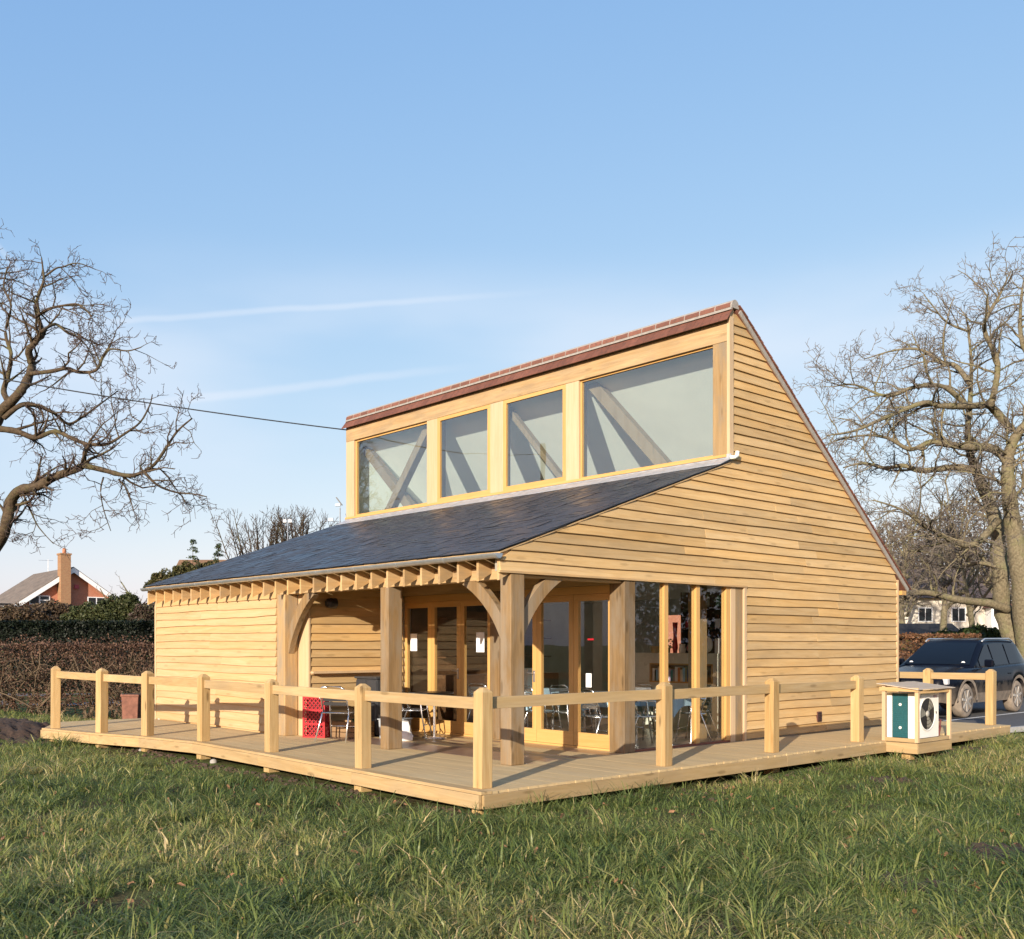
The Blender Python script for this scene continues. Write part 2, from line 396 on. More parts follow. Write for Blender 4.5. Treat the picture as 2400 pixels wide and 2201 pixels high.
EXP = .1385
def split(a, b, pieces):
    """cut points along a run of boards"""
    if pieces == 1: return [(a, b)]
    c = []; x = a
    for i in range(pieces-1):
        y = a + (b-a)*(i+1)/pieces + random.uniform(-.22, .22)*(b-a)/pieces; c.append((x, y)); x = y
    c.append((x, b)); return c
PG = lambda s, o, z: (-.03 + o, s, z)
PF = lambda s, o, z: (s, .03 - o, z)
PR = lambda s, o, z: (RX - .02 + o, s, z)
row = 0; z0 = .03
while z0 < 6.52:
    z1 = z0 + EXP + .028
    if z0 < 2.36: lo0 = lambda z: 4.925
    elif z0 < 4.30:
        lo0 = lambda z: max(-.17, -.22 + (z + .05 - 2.64)/RS)
        if z1 > 4.30: lo0 = lambda z: CY + .075 if z > 4.3 else max(-.17, -.22 + (z+.05-2.64)/RS)
    else: lo0 = lambda z: CY + .075
    hi0 = lambda z: min(W - .06, 4.62 + (6.66 - z)*(10.0-4.62)/(6.66-2.56) - .035)
    a, b = lo0(z0), hi0(z0); ln = b - a
    if ln > .12 and hi0(z1) > lo0(z1) + .02 or z0 < 6.4:
        pcs = 1 if ln < 3.2 else (2 if ln < 6 else 3)
        if random.random() < .3 and pcs > 1: pcs -= 1
        wv = wav(row, .0055)
        cuts = split(a, b, pcs)
        for i, (c0, c1) in enumerate(cuts):
            fl = lo0 if i == 0 else (lambda z, q=c0: q + .0015)
            fh = hi0 if i == len(cuts)-1 else (lambda z, q=c1: q - .0015)
            board(PG, fl, fh, z0, z1, wv, M['board_y'])
    z0 += EXP; row += 1
z0 = .03
while z0 < 2.36:
    wv = wav(row, .009)
    for c0, c1 in split(L+.055, LX-.285, random.choice((1, 2, 2))):
        board(PF, lambda z, q=c0: q+.001, lambda z, q=c1: q-.001, z0, z0+EXP+.028, wv, M['board_x'])
    z0 += EXP
z0 = .03
while z0 < 2.5:
    wv = wav(row, .006)
    board(PR, lambda z: .30, lambda z: DY-.06, z0, z0+EXP+.028, wv, M['board_y']); z0 += EXP
MB().box(RX+.0, RX+.11, .29, 1.95, 1.02, 1.055).build('ledge', M['trim_z'], B)

# drip board over the porch and the gable window, and corner boards
MB().box(-.03, .016, -.19, 4.93, 2.375, 2.402).build('drip_board', M['oak_y'], B)
MB().box(-.028, .008, 4.862, 4.922, .0, 2.374).build('corner_board', M['trim_z'], B)
MB().box(-.03, .012, W-.055, W+.004, .0, zb(W)-.06).build('corner_board', M['trim_z'], B)
MB().box(L-.004, L+.05, -.012, .03, .0, 2.40).build('corner_board', M['trim_z'], B)
MB().box(-.04, .012, CY-.03, CY+.07, zr(CY)+.06, 6.50).build('corner_board', M['trim_z'], B)
MB().box(LX-.002, RX+.022, .252, .285, .0, 2.35).build('corner_board', M['trim_z'], B)
vent = MB(); y = 7.0; vent.box(-.02, .022, y-.062, y+.062, .19, .36)
vo_ = vent.build('vent', flat('rust_brown_vent', (.09, .035, .03), .6), B)
for i in range(5): MB().box(.022, .03, y-.052, y+.052, .205+i*.03, .217+i*.03).build('slat', M['dark'], vo_)

# posts, beams and curved braces
def post(x0, x1, y0, y1, h, mat='oak_dark'):
    return MB().box(x0, x1, y0, y1, .0, h).build('post', M[mat], B, bevel=.012)
post(-.205, -.004, .002, .235, 2.372)
post(-2.80, -2.60, .002, .25, 2.31)
post(-5.76, LX-.004, .002, .25, 2.31, 'oak_z')
post(-.29, -.01, 2.10, 2.33, 2.372)
post(-2.885, -2.66, DY-.05, DY+.14, 2.33)
MB().box(LX-.26, -.208, .05, .235, 2.312, 2.47).build('eaves_beam', M['oak_x'], B, bevel=.008)
MB().box(L+.05, LX-.262, .034, .16, 2.38, 2.50).build('wall_plate', M['oak_x'], B)
MB().box(-.21, -.06, .236, 2.098, 2.335, 2.373).build('gable_beam', M['oak_y'], B, bevel=.008)
def brace(base, d, run, rise, z0, wd=.17, th=.10):
    """curved oak brace in the upright plane through base along unit d"""
    d = Vector(d); n = Vector((-d.y, d.x, 0)); P = []; nseg = 12
    for i in range(nseg+1):
        t = i/nseg * math.pi/2
        P.append((run*(1-math.cos(t)) , rise*math.sin(t)))     # leaves the post upright, arrives near level
    P = [(p[0]*.48 + run*.52*(i/nseg), p[1]*.40 + rise*.60*(i/nseg)) for i, p in enumerate(P)]
    vs = []
    for i, (a, h) in enumerate(P):
        q0 = P[max(i-1, 0)]; q1 = P[min(i+1, nseg)]; tx, tz = q1[0]-q0[0], q1[1]-q0[1]; l = math.hypot(tx, tz); nx, nz = tz/l, -tx/l
        for off, side in ((0, -1), (wd, -1), (wd, 1), (0, 1)):
            vs.append(Vector(base) + d*(a + nx*(off - wd*.8)) + n*(side*th/2) + Vector((0, 0, min(z0 + h + nz*(off-wd*.8), z0 + rise))))
    fs = []
    for i in range(nseg):
        a, b = i*4, i*4+4
        fs += [(a, a+1, b+1, b), (a+1, a+2, b+2, b+1), (a+2, a+3, b+3, b+2), (a+3, a, b, b+3)]
    fs += [(3, 2, 1, 0), (nseg*4, nseg*4+1, nseg*4+2, nseg*4+3)]
    return MB().add(vs, fs).build('brace', M['oak_dark'], B)
brace((-.18, .09, 0), (-1, 0, 0), .80, .80, 1.51)
brace((-.12, .21, 0), (0, 1, 0), .74, .86, 1.50)
brace((LX-.03, .12, 0), (1, 0, 0), .80, .95, 1.36)

# rafter tails
for i in range(28):
    x = L + .04 + i * (10.53/27)
    if x > -.05: x = -.058
    poly = [(-.165, zr(-.165)-.375), (-.165, zr(-.165)-.06), (-.10, zr(-.10)-.045), (2.1, zr(2.1)-.045), (2.1, zr(2.1)-.26), (.3, zr(.3)-.30)]
    MB().prism(poly, 'x', x-.021, x+.021).build('rafter', M['oak_y'], B)
MB().prism([(-.185, zr(-.185)-.042), (-.185, zr(-.185)-.022), (4.5, zr(4.5)-.022), (4.5, zr(4.5)-.042)], 'x', L-.03, .012).build('roof_deck', M['oak_x'], B)
MB().prism([(.2, zr(.2)-.26), (.2, zr(.2)-.24), (4.5, zr(4.5)-.24), (4.5, zr(4.5)-.26)], 'x', RX, -.16).build('soffit_board', M['board_x'], B)
# gutter and its brackets
gy, gz_ = -.243, 2.602
g = MB(); prof = [math.pi + math.pi*j/10 for j in range(11)]
for r in (.058, .054):
    pass
ring = [(gy + .058*math.cos(a), gz_ + .058*math.sin(a)) for a in prof] + [(gy + .053*math.cos(a), gz_ + .053*math.sin(a)) for a in prof[::-1]]
g.prism(ring, 'x', L-.02, .055); gut = g.build('gutter', M['zinc'], B)
for i in range(11):
    x = L + .35 + i*1.03
    rr = [(gy + .064*math.cos(a), gz_ + .064*math.sin(a)) for a in prof] + [(gy + .0585*math.cos(a), gz_ + .0585*math.sin(a)) for a in prof[::-1]]
    MB().prism(rr, 'x', x-.02, x+.02).build('bracket', M['zinc'], gut)
MB().prism([(gy + .058*math.cos(a), gz_ + .058*math.sin(a)) for a in prof], 'x', .0555, .058).build('end_cap', M['zinc'], gut)

# slates: one shared mesh, each slightly tilted
SW, SE_, SLEN = .25, .171, .36
dn = Vector((0, 1, RS)).normalized(); nn = Vector((0, -RS, 1)).normalized()
sm = MB(); hw = SW/2 - .002
sm.add([(-hw, 0, 0), (hw, 0, 0), (hw, SLEN*dn.y, SLEN*dn.z), (-hw, SLEN*dn.y, SLEN*dn.z)] + [tuple(Vector(p) + nn*.012) for p in ((-hw, 0, 0), (hw, 0, 0))] + [tuple(Vector(p) + nn*.003) for p in ((hw, SLEN*dn.y, SLEN*dn.z), (-hw, SLEN*dn.y, SLEN*dn.z))],
       [(3,2,1,0), (4,5,6,7), (0,1,5,4), (1,2,6,5), (2,3,7,6), (3,0,4,7)])
slate_me = bpy.data.meshes.new('slate'); slate_me.from_pydata(sm.v, [], sm.f); slate_me.materials.append(M['slate'])
places = []
base = Vector((0, -.215, zr(-.215) - .012)); rows = int((4.5 + .2) / dn.y / SE_)
for r in range(rows):
    p0 = base + dn * (r * SE_) + nn * .004
    x = L - .045 - (SW/2 if r % 2 else 0)
    while x < .05:
        a, b = max(x, L - .045), min(x + SW, .03)
        if b - a > .06:
            places.append(((a + b)/2, p0.y, p0.z, (b - a)/SW))
        x += SW
places.sort(key=lambda p: (Vector(p[:3]) - CAM).length)
def slate_xf(p):
    tilt = random.gauss(0, .014); roll = random.gauss(0, .014); lift = abs(random.gauss(0, .002))
    return (p[0], p[1] + random.gauss(0, .003), p[2] + .003 + lift), (tilt + .006, roll, random.gauss(0, .006)), (p[3]*.995, 1, 1)
for p in places[:300]:
    o = bpy.data.objects.new('slate', slate_me); COL.objects.link(o); o.parent = B
    o.location, o.rotation_euler, o.scale = slate_xf(p)
from mathutils import Matrix, Euler
mb = MB()
for p in places[300:]:
    l, r, s = slate_xf(p)
    mt = Matrix.Translation(l) @ Euler(r).to_matrix().to_4x4() @ Matrix.Diagonal((*s, 1))
    mb.add([mt @ Vector(v) for v in sm.v], sm.f)
tag(mb.build('slates', M['slate'], B), kind='stuff')
# lead flashing under the clerestory with its turned-up end
fl = MB().prism([(CY-.30, zr(CY-.30)+.012), (CY-.30, zr(CY-.30)+.018), (CY-.035, zr(CY)+.035), (CY-.035, zr(CY)+.10), (CY-.028, zr(CY)+.10), (CY-.028, zr(CY)+.02)], 'x', L-.01, .04).build('flashing', M['lead'], B)
MB().tube([(.035, CY-.05, zr(CY)+.04), (.06, CY+.02, zr(CY)+.04), (.065, CY+.08, zr(CY)+.07), (.06, CY+.10, zr(CY)+.14)], [.03, .03, .032, .034], 8).build('flashing_end', M['white'], fl, True)

# clerestory frame and windows
ZB, ZT = zr(CY) + .10, 6.50
yo, yi = CY - .02, CY + .11
MB().box(L, -.042, yo, yi, 6.13, ZT).build('header_beam', M['oak_x'], B, bevel=.006)
for a, b in ((L, -10.30), (-7.58, -7.235), (-5.575, -5.205), (-3.52, -3.20), (-.315, -.042)):
    MB().box(a, b, yo+.003, yi, ZB, 6.128).build('clerestory_post', M['oak_z'] if a > -1 else M['trim_z'], B, bevel=.006)
MB().box(L+.002, -.044, yo-.03, yi-.02, ZB-.045, ZB-.003).build('sill', M['join_x'], B)
def window(x0, x1, z0, z1, fr, y, mz=M['join_z'], mx=M['join_x']):
    root = MB().box(x0, x1, y, y+.05, z0, z0+fr).build('window', mx, B)
    MB().box(x0, x1, y+.001, y+.051, z1-fr*.8, z1).build('frame', mx, root)
    MB().box(x0, x0+fr, y+.002, y+.052, z0+fr, z1-fr*.8).build('frame', mz, root)
    MB().box(x1-fr, x1, y+.002, y+.052, z0+fr, z1-fr*.8).build('frame', mz, root)
    MB().box(x0+fr, x1-fr, y+.024, y+.030, z0+fr, z1-fr*.8).build('pane', M['glass_up'], root)
window(-10.298, -7.582, ZB, 6.127, .045, CY+.03)
window(-7.233, -5.577, ZB, 6.127, .085, CY-.012)
window(-5.203, -3.522, ZB, 6.127, .085, CY-.012)
window(-3.198, -.317, ZB, 6.127, .03, CY+.03)
# inside the clerestory: braces and sloping white ceiling
M['brace'] = wood('aged_brace', (.27, .205, .13), (.17, .12, .07), 'z', grey=.6, stain=.6)
def beam(p, q, wd, th, name='roof_brace', mat=M['brace']):
    p, q = Vector(p), Vector(q); d = (q-p).normalized(); n = Vector((0, 1, 0)); s = d.cross(n).normalized(); n = s.cross(d)
    return MB().obox((p+q)/2, d, s, n, (q-p).length/2, wd/2, th/2).build(name, mat, B)
beam((-3.45, 4.85, 6.40), (-1.20, 4.85, 4.10), .20, .16)
beam((-5.45, 4.80, 6.12), (-3.60, 4.80, 4.20), .10, .12)
beam((-10.85, 4.95, 6.35), (-8.25, 4.95, 4.05), .20, .16)
beam((-7.70, 4.78, 6.25), (-9.75, 4.78, 3.95), .18, .16)
for x in (-7.4, -5.4, -3.36): MB().box(x-.09, x+.09, yi+.004, yi+.16, 3.2, 6.40).build('clerestory_post', M['oak_z'], B)
ce = [(4.64, 6.22), (4.64, 6.26), (W-.16, zb(W-.16)-.33), (W-.16, zb(W-.16)-.37)]
MB().prism(ce, 'x', L+.16, -.17).build('sloping_ceiling', M['ceiling'], B)

# ridge, front drip course, back roof and verge
ry, rz = 4.60, 6.66
for i in range(36):
    a = L - .03 + i*.2963; b = a + .2963 - .018
    pr = [(ry + .098*math.cos(t), rz + .098*math.sin(t)) for t in [-.15 + (math.pi+.3)*j/10 for j in range(11)]]
    pr += [(ry + .082*math.cos(t), rz + .098*math.sin(t)) for t in [-.15 + (math.pi+.3)*j/10 for j in range(11)]][::-1]
    MB().prism(pr, 'x', a, b).build('ridge_tile', M['clay'], B)
MB().prism([(ry + .094*math.cos(t), rz + .106*math.sin(t)) for t in [-.25 + (math.pi+.5)*j/10 for j in range(11)]], 'x', L-.028, .028).build('ridge_mortar', M['mortar'], B)
MB().prism([(ry-.118, rz-.062), (ry-.118, rz-.040), (ry-.07, rz-.01), (ry-.07, rz-.06)], 'x', L-.026, .026).build('mortar_bead', M['mortar'], B)
n_t = 64
for i in range(n_t):
    a = L - .045 + i*(10.70/n_t); b = a + 10.70/n_t - .004
    MB().prism([(CY-.115, ZT-.075), (CY-.115, ZT-.058), (ry-.07, rz-.035), (ry-.07, rz-.055)], 'x', a, b).build('drip_tile', M['clay_dark'], B)
MB().prism([(CY-.02, ZT+.001), (CY-.02, ZT+.03), (ry, rz-.01), (ry+.02, ZT+.001)], 'x', L+.01, -.01).build('ridge_board', M['oak_x'], B)
slope = Vector((0, 10.0-4.62, 2.56-6.66)).normalized(); sn = Vector((0, -slope.z, slope.y))
bl = math.hypot(10.06-4.62, (6.66-2.50))
def bp_(s, h): p = Vector((0, 4.62, 6.66)) + slope*s + sn*h; return (p.y, p.z)
MB().prism([bp_(.05, -.03), bp_(.05, .05), bp_(bl, .05), bp_(bl, -.03)], 'x', L-.02, .02).build('roof_slab', M['clay'], B)
MB().prism([bp_(.1, -.035), bp_(.1, .036), bp_(bl-.01, .036), bp_(bl-.01, -.035)], 'x', .021, .045).build('verge_mortar', M['mortar'], B)
nv = 66
for i in range(nv):
    s0 = .02 + i*(bl-.02)/nv; s1 = s0 + (bl-.02)/nv + .05
    p = [bp_(s0, .046), bp_(s0, .058), bp_(s1, .071), bp_(s1, .058)]
    MB().prism(p, 'x', -.12, .065 + random.uniform(-.004, .004)).build('verge_tile', M['clay'], B)
MB().box(-.3, .05, 9.80, 9.96, 2.42, 2.50).build('eaves_board', M['join_x'], B)

# glazed doors at the back of the porch
def door(x0, x1, handle=None):
    y = DY; st = .095
    root = MB().box(x0+.003, x1-.003, y, y+.055, .03, .225).build('door', M['join_x'], B)
    MB().box(x0+.003, x1-.003, y+.001, y+.056, 2.12, 2.215).build('door_rail', M['join_x'], root)
    for a, b in ((x0+.003, x0+st), (x1-st, x1-.003)): MB().box(a, b, y+.002, y+.057, .2255, 2.1195).build('stile', M['join_z'], root)
    MB().box(x0+st, x1-st, y+.026, y+.032, .2255, 2.1195).build('pane', M['glass'], root)
    if handle:
        h = MB(); h.box(handle-.018, handle+.018, y-.012, y+.002, .93, 1.10)
        h.tube([(handle, y-.012, 1.06), (handle, y-.05, 1.06), (handle-.11, y-.055, 1.065)], .009, 8)
        h.build('handle', M['steel'], root)
for i, (x0, x1) in enumerate(((-5.24, -4.465), (-4.465, -3.68), (-3.68, -2.905), (-2.64, -1.86), (-1.86, -1.085), (-1.085, -.31))):
    door(x0, x1, {1: -3.735, 3: -1.91}.get(i))
for a, b in ((RX-.02, -2.889), (-2.656, -.294)):
    MB().box(a, b, DY-.015, DY+.075, 2.218, 2.329).build('door_head', M['join_x'], B)
    MB().box(a, b, DY-.02, DY+.08, .0, .027).build('threshold', M['join_x'], B)
MB().box(RX-.02, -.3, DY-.05, DY+.12, 2.332, 2.52).build('lintel', M['oak_x'], B)

MB().box(RX-.019, RX-.004, DY+.14, 5.49, .0, 2.9).build('shade_lining', flat('inner_shade_tone', (.055, .035, .02), .6, 0, .3, 6), B)  # added dark sheet; the room's shade is put into its colour
# gable window: uprights, frame and three panes
gw = MB().box(-.13, -.045, 2.335, 4.80, .0, .03).build('gable_window', flat('red_brown_sill', (.2, .07, .04), .5), B)
for a, b in ((2.99, 3.075), (3.725, 3.81), (4.46, 4.56)):
    MB().box(-.13, -.04, a, b, .031, 2.371).build('mullion', M['join_z'], gw)
MB().box(-.20, -.030, 4.562, 4.68, .0, 2.371).build('mullion', M['trim_z'], gw)
MB().box(-.24, -.031, 4.682, 4.861, .0, 2.371).build('mullion', M['oak_z'], gw)
for a, b in ((2.332, 2.99), (3.075, 3.725), (3.81, 4.46)):
    MB().box(-.09, -.084, a, b, .031, 2.37).build('pane', M['glass'], gw)
MB().box(-.9, -.7, 4.63, 4.85, 0, 2.6).build('inner_post', M['oak_z'], B)
# black lamp on the return wall
lp = MB(); c = Vector((RX+.13, .60, 2.17))
lp.lathe([(.03, -.07), (.075, -.06), (.085, .0), (.085, .09), (.07, .10)], c, 'y', 16)
lamp = tag(lp.build('wall_lamp', M['dark'], None, True), 'round black spotlight high on the boarded porch wall', 'lamp')
MB().box(RX-.002, RX+.06, .57, .66, 2.13, 2.21).build('bracket', M['dark'], lamp)

# ------------------------------------------------------------------ deck
DK = [(1.475, -1.735), (-3.47, -1.56), (-5.62, -1.52), (-7.05, -1.78), (-8.25, -2.14), (-9.80, -2.42), (-11.15, -1.72), (-11.05, .0), (-10.6, .9),
      (L, .9), (L, .027), (LX-.26, .027), (LX-.26, .29), (RX, .29), (RX, DY-.02), (-.02, DY-.02), (-.02, W+.02), (-1.2, W+.02), (-1.2, 11.12), (1.475, 11.12)]
def clip(poly, axis, v, keep_less):
    o = []; n = len(poly)
    for i in range(n):
        a, b = poly[i], poly[(i+1) % n]; ia = (a[axis] <= v) == keep_less or a[axis] == v; ib = (b[axis] <= v) == keep_less or b[axis] == v
        if ia: o.append(a)
        if ia != ib:
            t = (v - a[axis])/(b[axis]-a[axis]); o.append((a[0]+t*(b[0]-a[0]), a[1]+t*(b[1]-a[1])))
    return o
def area(p): return .5*sum(p[i][0]*p[(i+1) % len(p)][1] - p[(i+1) % len(p)][0]*p[i][1] for i in range(len(p)))
deck = thing('timber_deck', 'tan boarded deck wrapped round the front and gable of the pavilion', 'deck')
DKP = [(x if x < 1.4 else x - (.001 if y < 0 else 0), y + (.03 if i <= 5 else 0)) for i, (x, y) in enumerate(DK)]
PW = .142; y = -2.5; r = 0
while y < 11.12:
    for cell in (0, 1):
        strip = clip(clip(clip(DKP, 0, -5.62, cell == 0), 1, y + .0008, False), 1, y + PW - .0008, True)
        if len(strip) < 3 or abs(area(strip)) < .001: continue
        xs = [p[0] for p in strip]; x0, x1 = min(xs), max(xs)
        cuts = [x0]
        if x1 - x0 > 4.5:
            c = x0 + (1.2 + (r*1.37) % 2.6)
            while c < x1 - 1.0: cuts.append(c); c += 3.6
        cuts.append(x1)
        for a, b in zip(cuts[:-1], cuts[1:]):
            q = clip(clip(strip, 0, a + .0015, False), 0, b - .0015, True)
            if len(q) < 3 or abs(area(q)) < .0006: continue
            if area(q) < 0: q = q[::-1]
            j = random.uniform(-.0006, .0006); e = random.uniform(-.012, .012) if b > 1.3 else 0
            q = [(px + (e if px > 1.45 else 0), py) for px, py in q]
            MB().prism(q, 'z', -.028 + j, .0 + j).build('plank', M['deck'], deck)
    y += PW; r += 1
def edge_board(p, q, z0, z1, th, mat, name='fascia', parent=deck, out=0.0):
    p, q = Vector((*p, 0)), Vector((*q, 0)); d = (q-p).normalized(); n = Vector((d.y, -d.x, 0))
    return MB().obox((p+q)/2 + n*(th/2+out) + Vector((0, 0, (z0+z1)/2)), d, n, UP, (q-p).length/2, th/2, (z1-z0)/2).build(name, mat, parent, bevel=.004)
def offset_front(i0, i1, wd):
    """edge planks along the front of the deck, mitred at the bends"""
    P = [Vector(DK[i]) for i in range(i0, i1+1)]; ins_ = []
    for i, p in enumerate(P):
        ds = [(P[j+1]-P[j]).normalized() for j in (i-1, i) if 0 <= j < len(P)-1]; n = sum((Vector((d.y, -d.x)) for d in ds), Vector((0, 0))).normalized()
        ins_.append(p + n*wd)
    for a, b, c, d in zip(P[:-1], P[1:], ins_[1:], ins_[:-1]):
        q = [tuple(a), tuple(b), tuple(c), tuple(d)]
        if area(q) < 0: q = q[::-1]
        MB().prism(q, 'z', -.0275, .0045).build('edge_plank', M['pine_x'], deck, bevel=.002)
offset_front(0, 5, .145)
# fascia boards follow the edge (the outward side is on the right when walking p -> q)
def chop(p, q, n):
    return [((p[0]+(q[0]-p[0])*i/n, p[1]+(q[1]-p[1])*i/n), (p[0]+(q[0]-p[0])*(i+1)/n-(.003 if i < n-1 else 0)*(q[0]-p[0])/10, p[1]+(q[1]-p[1])*(i+1)/n)) for i in range(n)]
ins = .03
for p, q in chop((-3.47, -1.56+ins), (1.475-ins, -1.735+ins), 2) + [((-5.62, -1.52+ins), (-3.475, -1.56+ins)), ((-7.05, -1.78+ins), (-5.625, -1.52+ins)), ((-8.25, -2.14+ins), (-7.055, -1.78+ins)), ((-9.80, -2.42+ins), (-8.255, -2.14+ins))]:
    edge_board(p, q, -.175, -.030, .04, M['pine_x'])
for p, q in chop((1.475-ins, -1.735+ins), (1.475-ins, 6.48), 3) + [((1.475-ins, 7.62), (1.475-ins, 11.10))]:
    edge_board(p, q, -.175, -.030, .04, M['pine_y'])
edge_board((1.475-ins, 11.10), (-1.2, 11.10), -.175, -.03, .04, M['pine_x'])
edge_board((-11.13, -1.72), (-9.80, -2.40), -.175, -.03, .04, M['pine_x'])
# a paler new board let in along the front edge and stub posts below
FP = [(-9.646, -2.235), (-8.196, -1.955), (-7.10, -1.615), (-5.587, -1.36), (-3.459, -1.365), (-1.052, -1.46), (1.228, -1.506)]
RP = [(1.245, 1.421), (1.23, 3.763), (1.225, 6.072), (1.20, 10.93)]
for x, y in FP + RP: MB().box(x-.078, x+.078, y-.078, y+.078, -.5, -.03).build('stub_post', M['pine_z'], deck)
for y in (8.6,): MB().box(1.15, 1.3, y-.075, y+.075, -.5, -.03).build('stub_post', M['pine_z'], deck)

# ------------------------------------------------------------------ railing
rail = thing('deck_railing', 'low softwood post and rail fence along the deck edge', 'railing')
def fpost(x, y, rz, h=1.04):
    mb = MB(); a = .073; z = h - .055
    c, s = math.cos(rz), math.sin(rz)
    def P(px, py, pz): return (x + px*c - py*s, y + px*s + py*c, pz)
    lean = (random.uniform(-.006, .006), random.uniform(-.006, .006))
    vs = [P(sx*a, sy*a, .0) for sx, sy in ((-1,-1),(1,-1),(1,1),(-1,1))] + [P(sx*a + lean[0], sy*a + lean[1], z) for sx, sy in ((-1,-1),(1,-1),(1,1),(-1,1))] + \
         [P(sx*a*.35 + lean[0], sy*a*.35 + lean[1], h - .008) for sx, sy in ((-1,-1),(1,-1),(1,1),(-1,1))]
    fs = [(3,2,1,0)] + [(i, (i+1) % 4, 4+(i+1) % 4, 4+i) for i in range(4)] + [(4+i, 4+(i+1) % 4, 8+(i+1) % 4, 8+i) for i in range(4)] + [(8, 9, 10, 11)]
    mb.add(vs, fs); return mb.build('fence_post', M['pine_z'], rail, bevel=.006)
def frail(p, q, mat, z=.882, dz=0.0):
    p, q = Vector((*p, z + random.uniform(-.006, .006))), Vector((*q, z + dz + random.uniform(-.006, .006))); d = (q-p).normalized(); n = Vector((d.y, -d.x, 0)).normalized(); u = n.cross(d)
    return MB().obox((p+q)/2, d, n, u, (q-p).length/2, .024, .062).build('rail', mat, rail, bevel=.004)
hs = [1.115, 1.095, 1.07, 1.045, 1.02, 1.03, 1.055]
for i, (x, y) in enumerate(FP): fpost(x, y, [-.18, .22, .25, .06, 0, 0, 0][i], hs[i])
for i, (x, y) in enumerate(RP): fpost(x, y, 0, [1.04, 1.036, 1.032, 1.043][i])
fpost(0.0, 10.93, 0, 1.04)
def between(p, q, g=.072):
    d = (Vector(q)-Vector(p)).normalized(); return tuple(Vector(p)+d*g), tuple(Vector(q)-d*g)
zl = [.955, .935, .905, .885, .865, .875]
for i in range(6): frail(*between(FP[i], FP[i+1]), M['pine_x'], zl[i], (zl[min(i+1, 5)]-zl[i])*.8)
rr = [FP[6]] + RP
for i in range(3): frail(*between(rr[i], rr[i+1]), M['pine_y'], .88)
frail((1.225, 6.145), (1.225, 6.62), M['pine_y'], .875)
frail(*between((1.20, 10.93), (0.0, 10.93)), M['pine_x'], .89); frail((-.072, 10.93), (-1.1, 10.93), M['pine_x'], .89)

# ------------------------------------------------------------------ heat pump and its timber hutch
hut = thing('pump_shelter', 'open timber hutch with ply roof bolted to the deck edge', 'shelter', (1.7, 7.05, 0))
def HB(name, x0, x1, y0, y1, z0, z1, mat, bev=.003): return MB().box(x0-1.7, x1-1.7, y0-7.05, y1-7.05, z0, z1).build(name, mat, hut, bevel=bev)
HB('platform_board', 1.446, 1.985, 6.482, 6.518, -.165, -.012, M['pine_x']); HB('platform_board', 1.95, 1.985, 6.52, 7.62, -.165, -.012, M['pine_y'])
HB('platform_board', 1.446, 1.949, 7.585, 7.62, -.165, -.012, M['pine_x']); HB('platform_floor', 1.478, 1.949, 6.52, 7.584, -.04, -.01, M['pine_y'])
for x, y in ((1.40, 6.50), (1.93, 6.50), (1.93, 7.56), (1.40, 7.56)):
    HB('post', x, x+.055, y, y+.055, .0 if x > 1.5 else .002, .80 if x > 1.5 else .86, M['trim_z'])
HB('kick_rail', 1.456, 1.929, 6.505, 6.545, .0, .06, M['pine_x']); HB('kick_rail', 1.945, 1.98, 6.556, 7.559, .0, .055, M['pine_y'])
HB('top_rail', 1.37, 2.0, 6.475, 6.499, .775, .835, M['trim_x']); HB('top_rail', 1.945, 1.975, 6.56, 7.56, .745, .79, M['oak_y'])
rf = [(1.34, .882), (2.02, .806), (2.02, .818), (1.34, .894)]
mb = MB(); nseg = 10
for k in range(nseg+1):
    y = 6.44 + (7.67-6.44)*k/nseg; e = random.uniform(-.012, .012)
    for x, z in rf: mb.v.append((x + e*(1 if x > 1.5 else -1) - 1.7, y - 7.05, z + random.uniform(-.003, .003)))
for k in range(nseg):
    a, b = k*4, k*4+4; mb.f += [(a, a+1, b+1, b), (a+1, a+2, b+2, b+1), (a+2, a+3, b+3, b+2), (a+3, a, b, b+3)]
mb.f += [(3, 2, 1, 0), (nseg*4, nseg*4+1, nseg*4+2, nseg*4+3)]
mb.build('shelter_roof', M['rough_ply'], hut)
for x, y in ((1.75, 6.65), (1.75, 7.45)): HB('stub_post', x-.07, x+.07, y-.07, y+.07, -.5, -.166, M['pine_z'])

hp = thing('heat_pump', 'white heat pump with black fan standing in the timber hutch', 'heat pump', (1.60, 7.06, 0))
px, py = 1.60, 7.06
MW = flat('white_enamel', (.78, .77, .72), .4, 0, .04)
TEAL = flat('teal_coil_fins', (.010, .075, .09), .5, 0, .35, 40, bmp=.3)
def HP(name, x0, x1, y0, y1, z0, z1, mat, par=hp, bev=.004): return MB().box(x0-px, x1-px, y0-py, y1-py, z0, z1).build(name, mat, par, bevel=bev)
HP('case', 1.335, 1.84, 6.79, 7.48, .04, .735, MW)
HP('corner_panel', 1.335, 1.45, 6.72, 6.789, .04, .735, MW); HP('corner_panel', 1.715, 1.84, 6.72, 6.789, .04, .735, MW)
coil = HP('coil', 1.452, 1.713, 6.735, 6.788, .045, .73, TEAL)
for i in range(22): HP('fin', 1.452, 1.713, 6.7315, 6.7345, .06+i*.0305, .066+i*.0305, flat('teal_fin', (.012, .105, .125), .45, 0, .2) if i == 0 else bpy.data.materials['teal_fin'], coil, 0)
for i in range(5): HP('fin', 1.48+i*.05, 1.484+i*.05, 6.729, 6.7312, .05, .725, bpy.data.materials['teal_fin'], coil, 0)
for z in (.20, .56): MB().lathe([(.022, 0), (.022, .012), (.006, .016)], (1.585-px, 6.722-py, z), 'y', 12).build('clip', MW, coil)
fy, fz = 7.08, .41
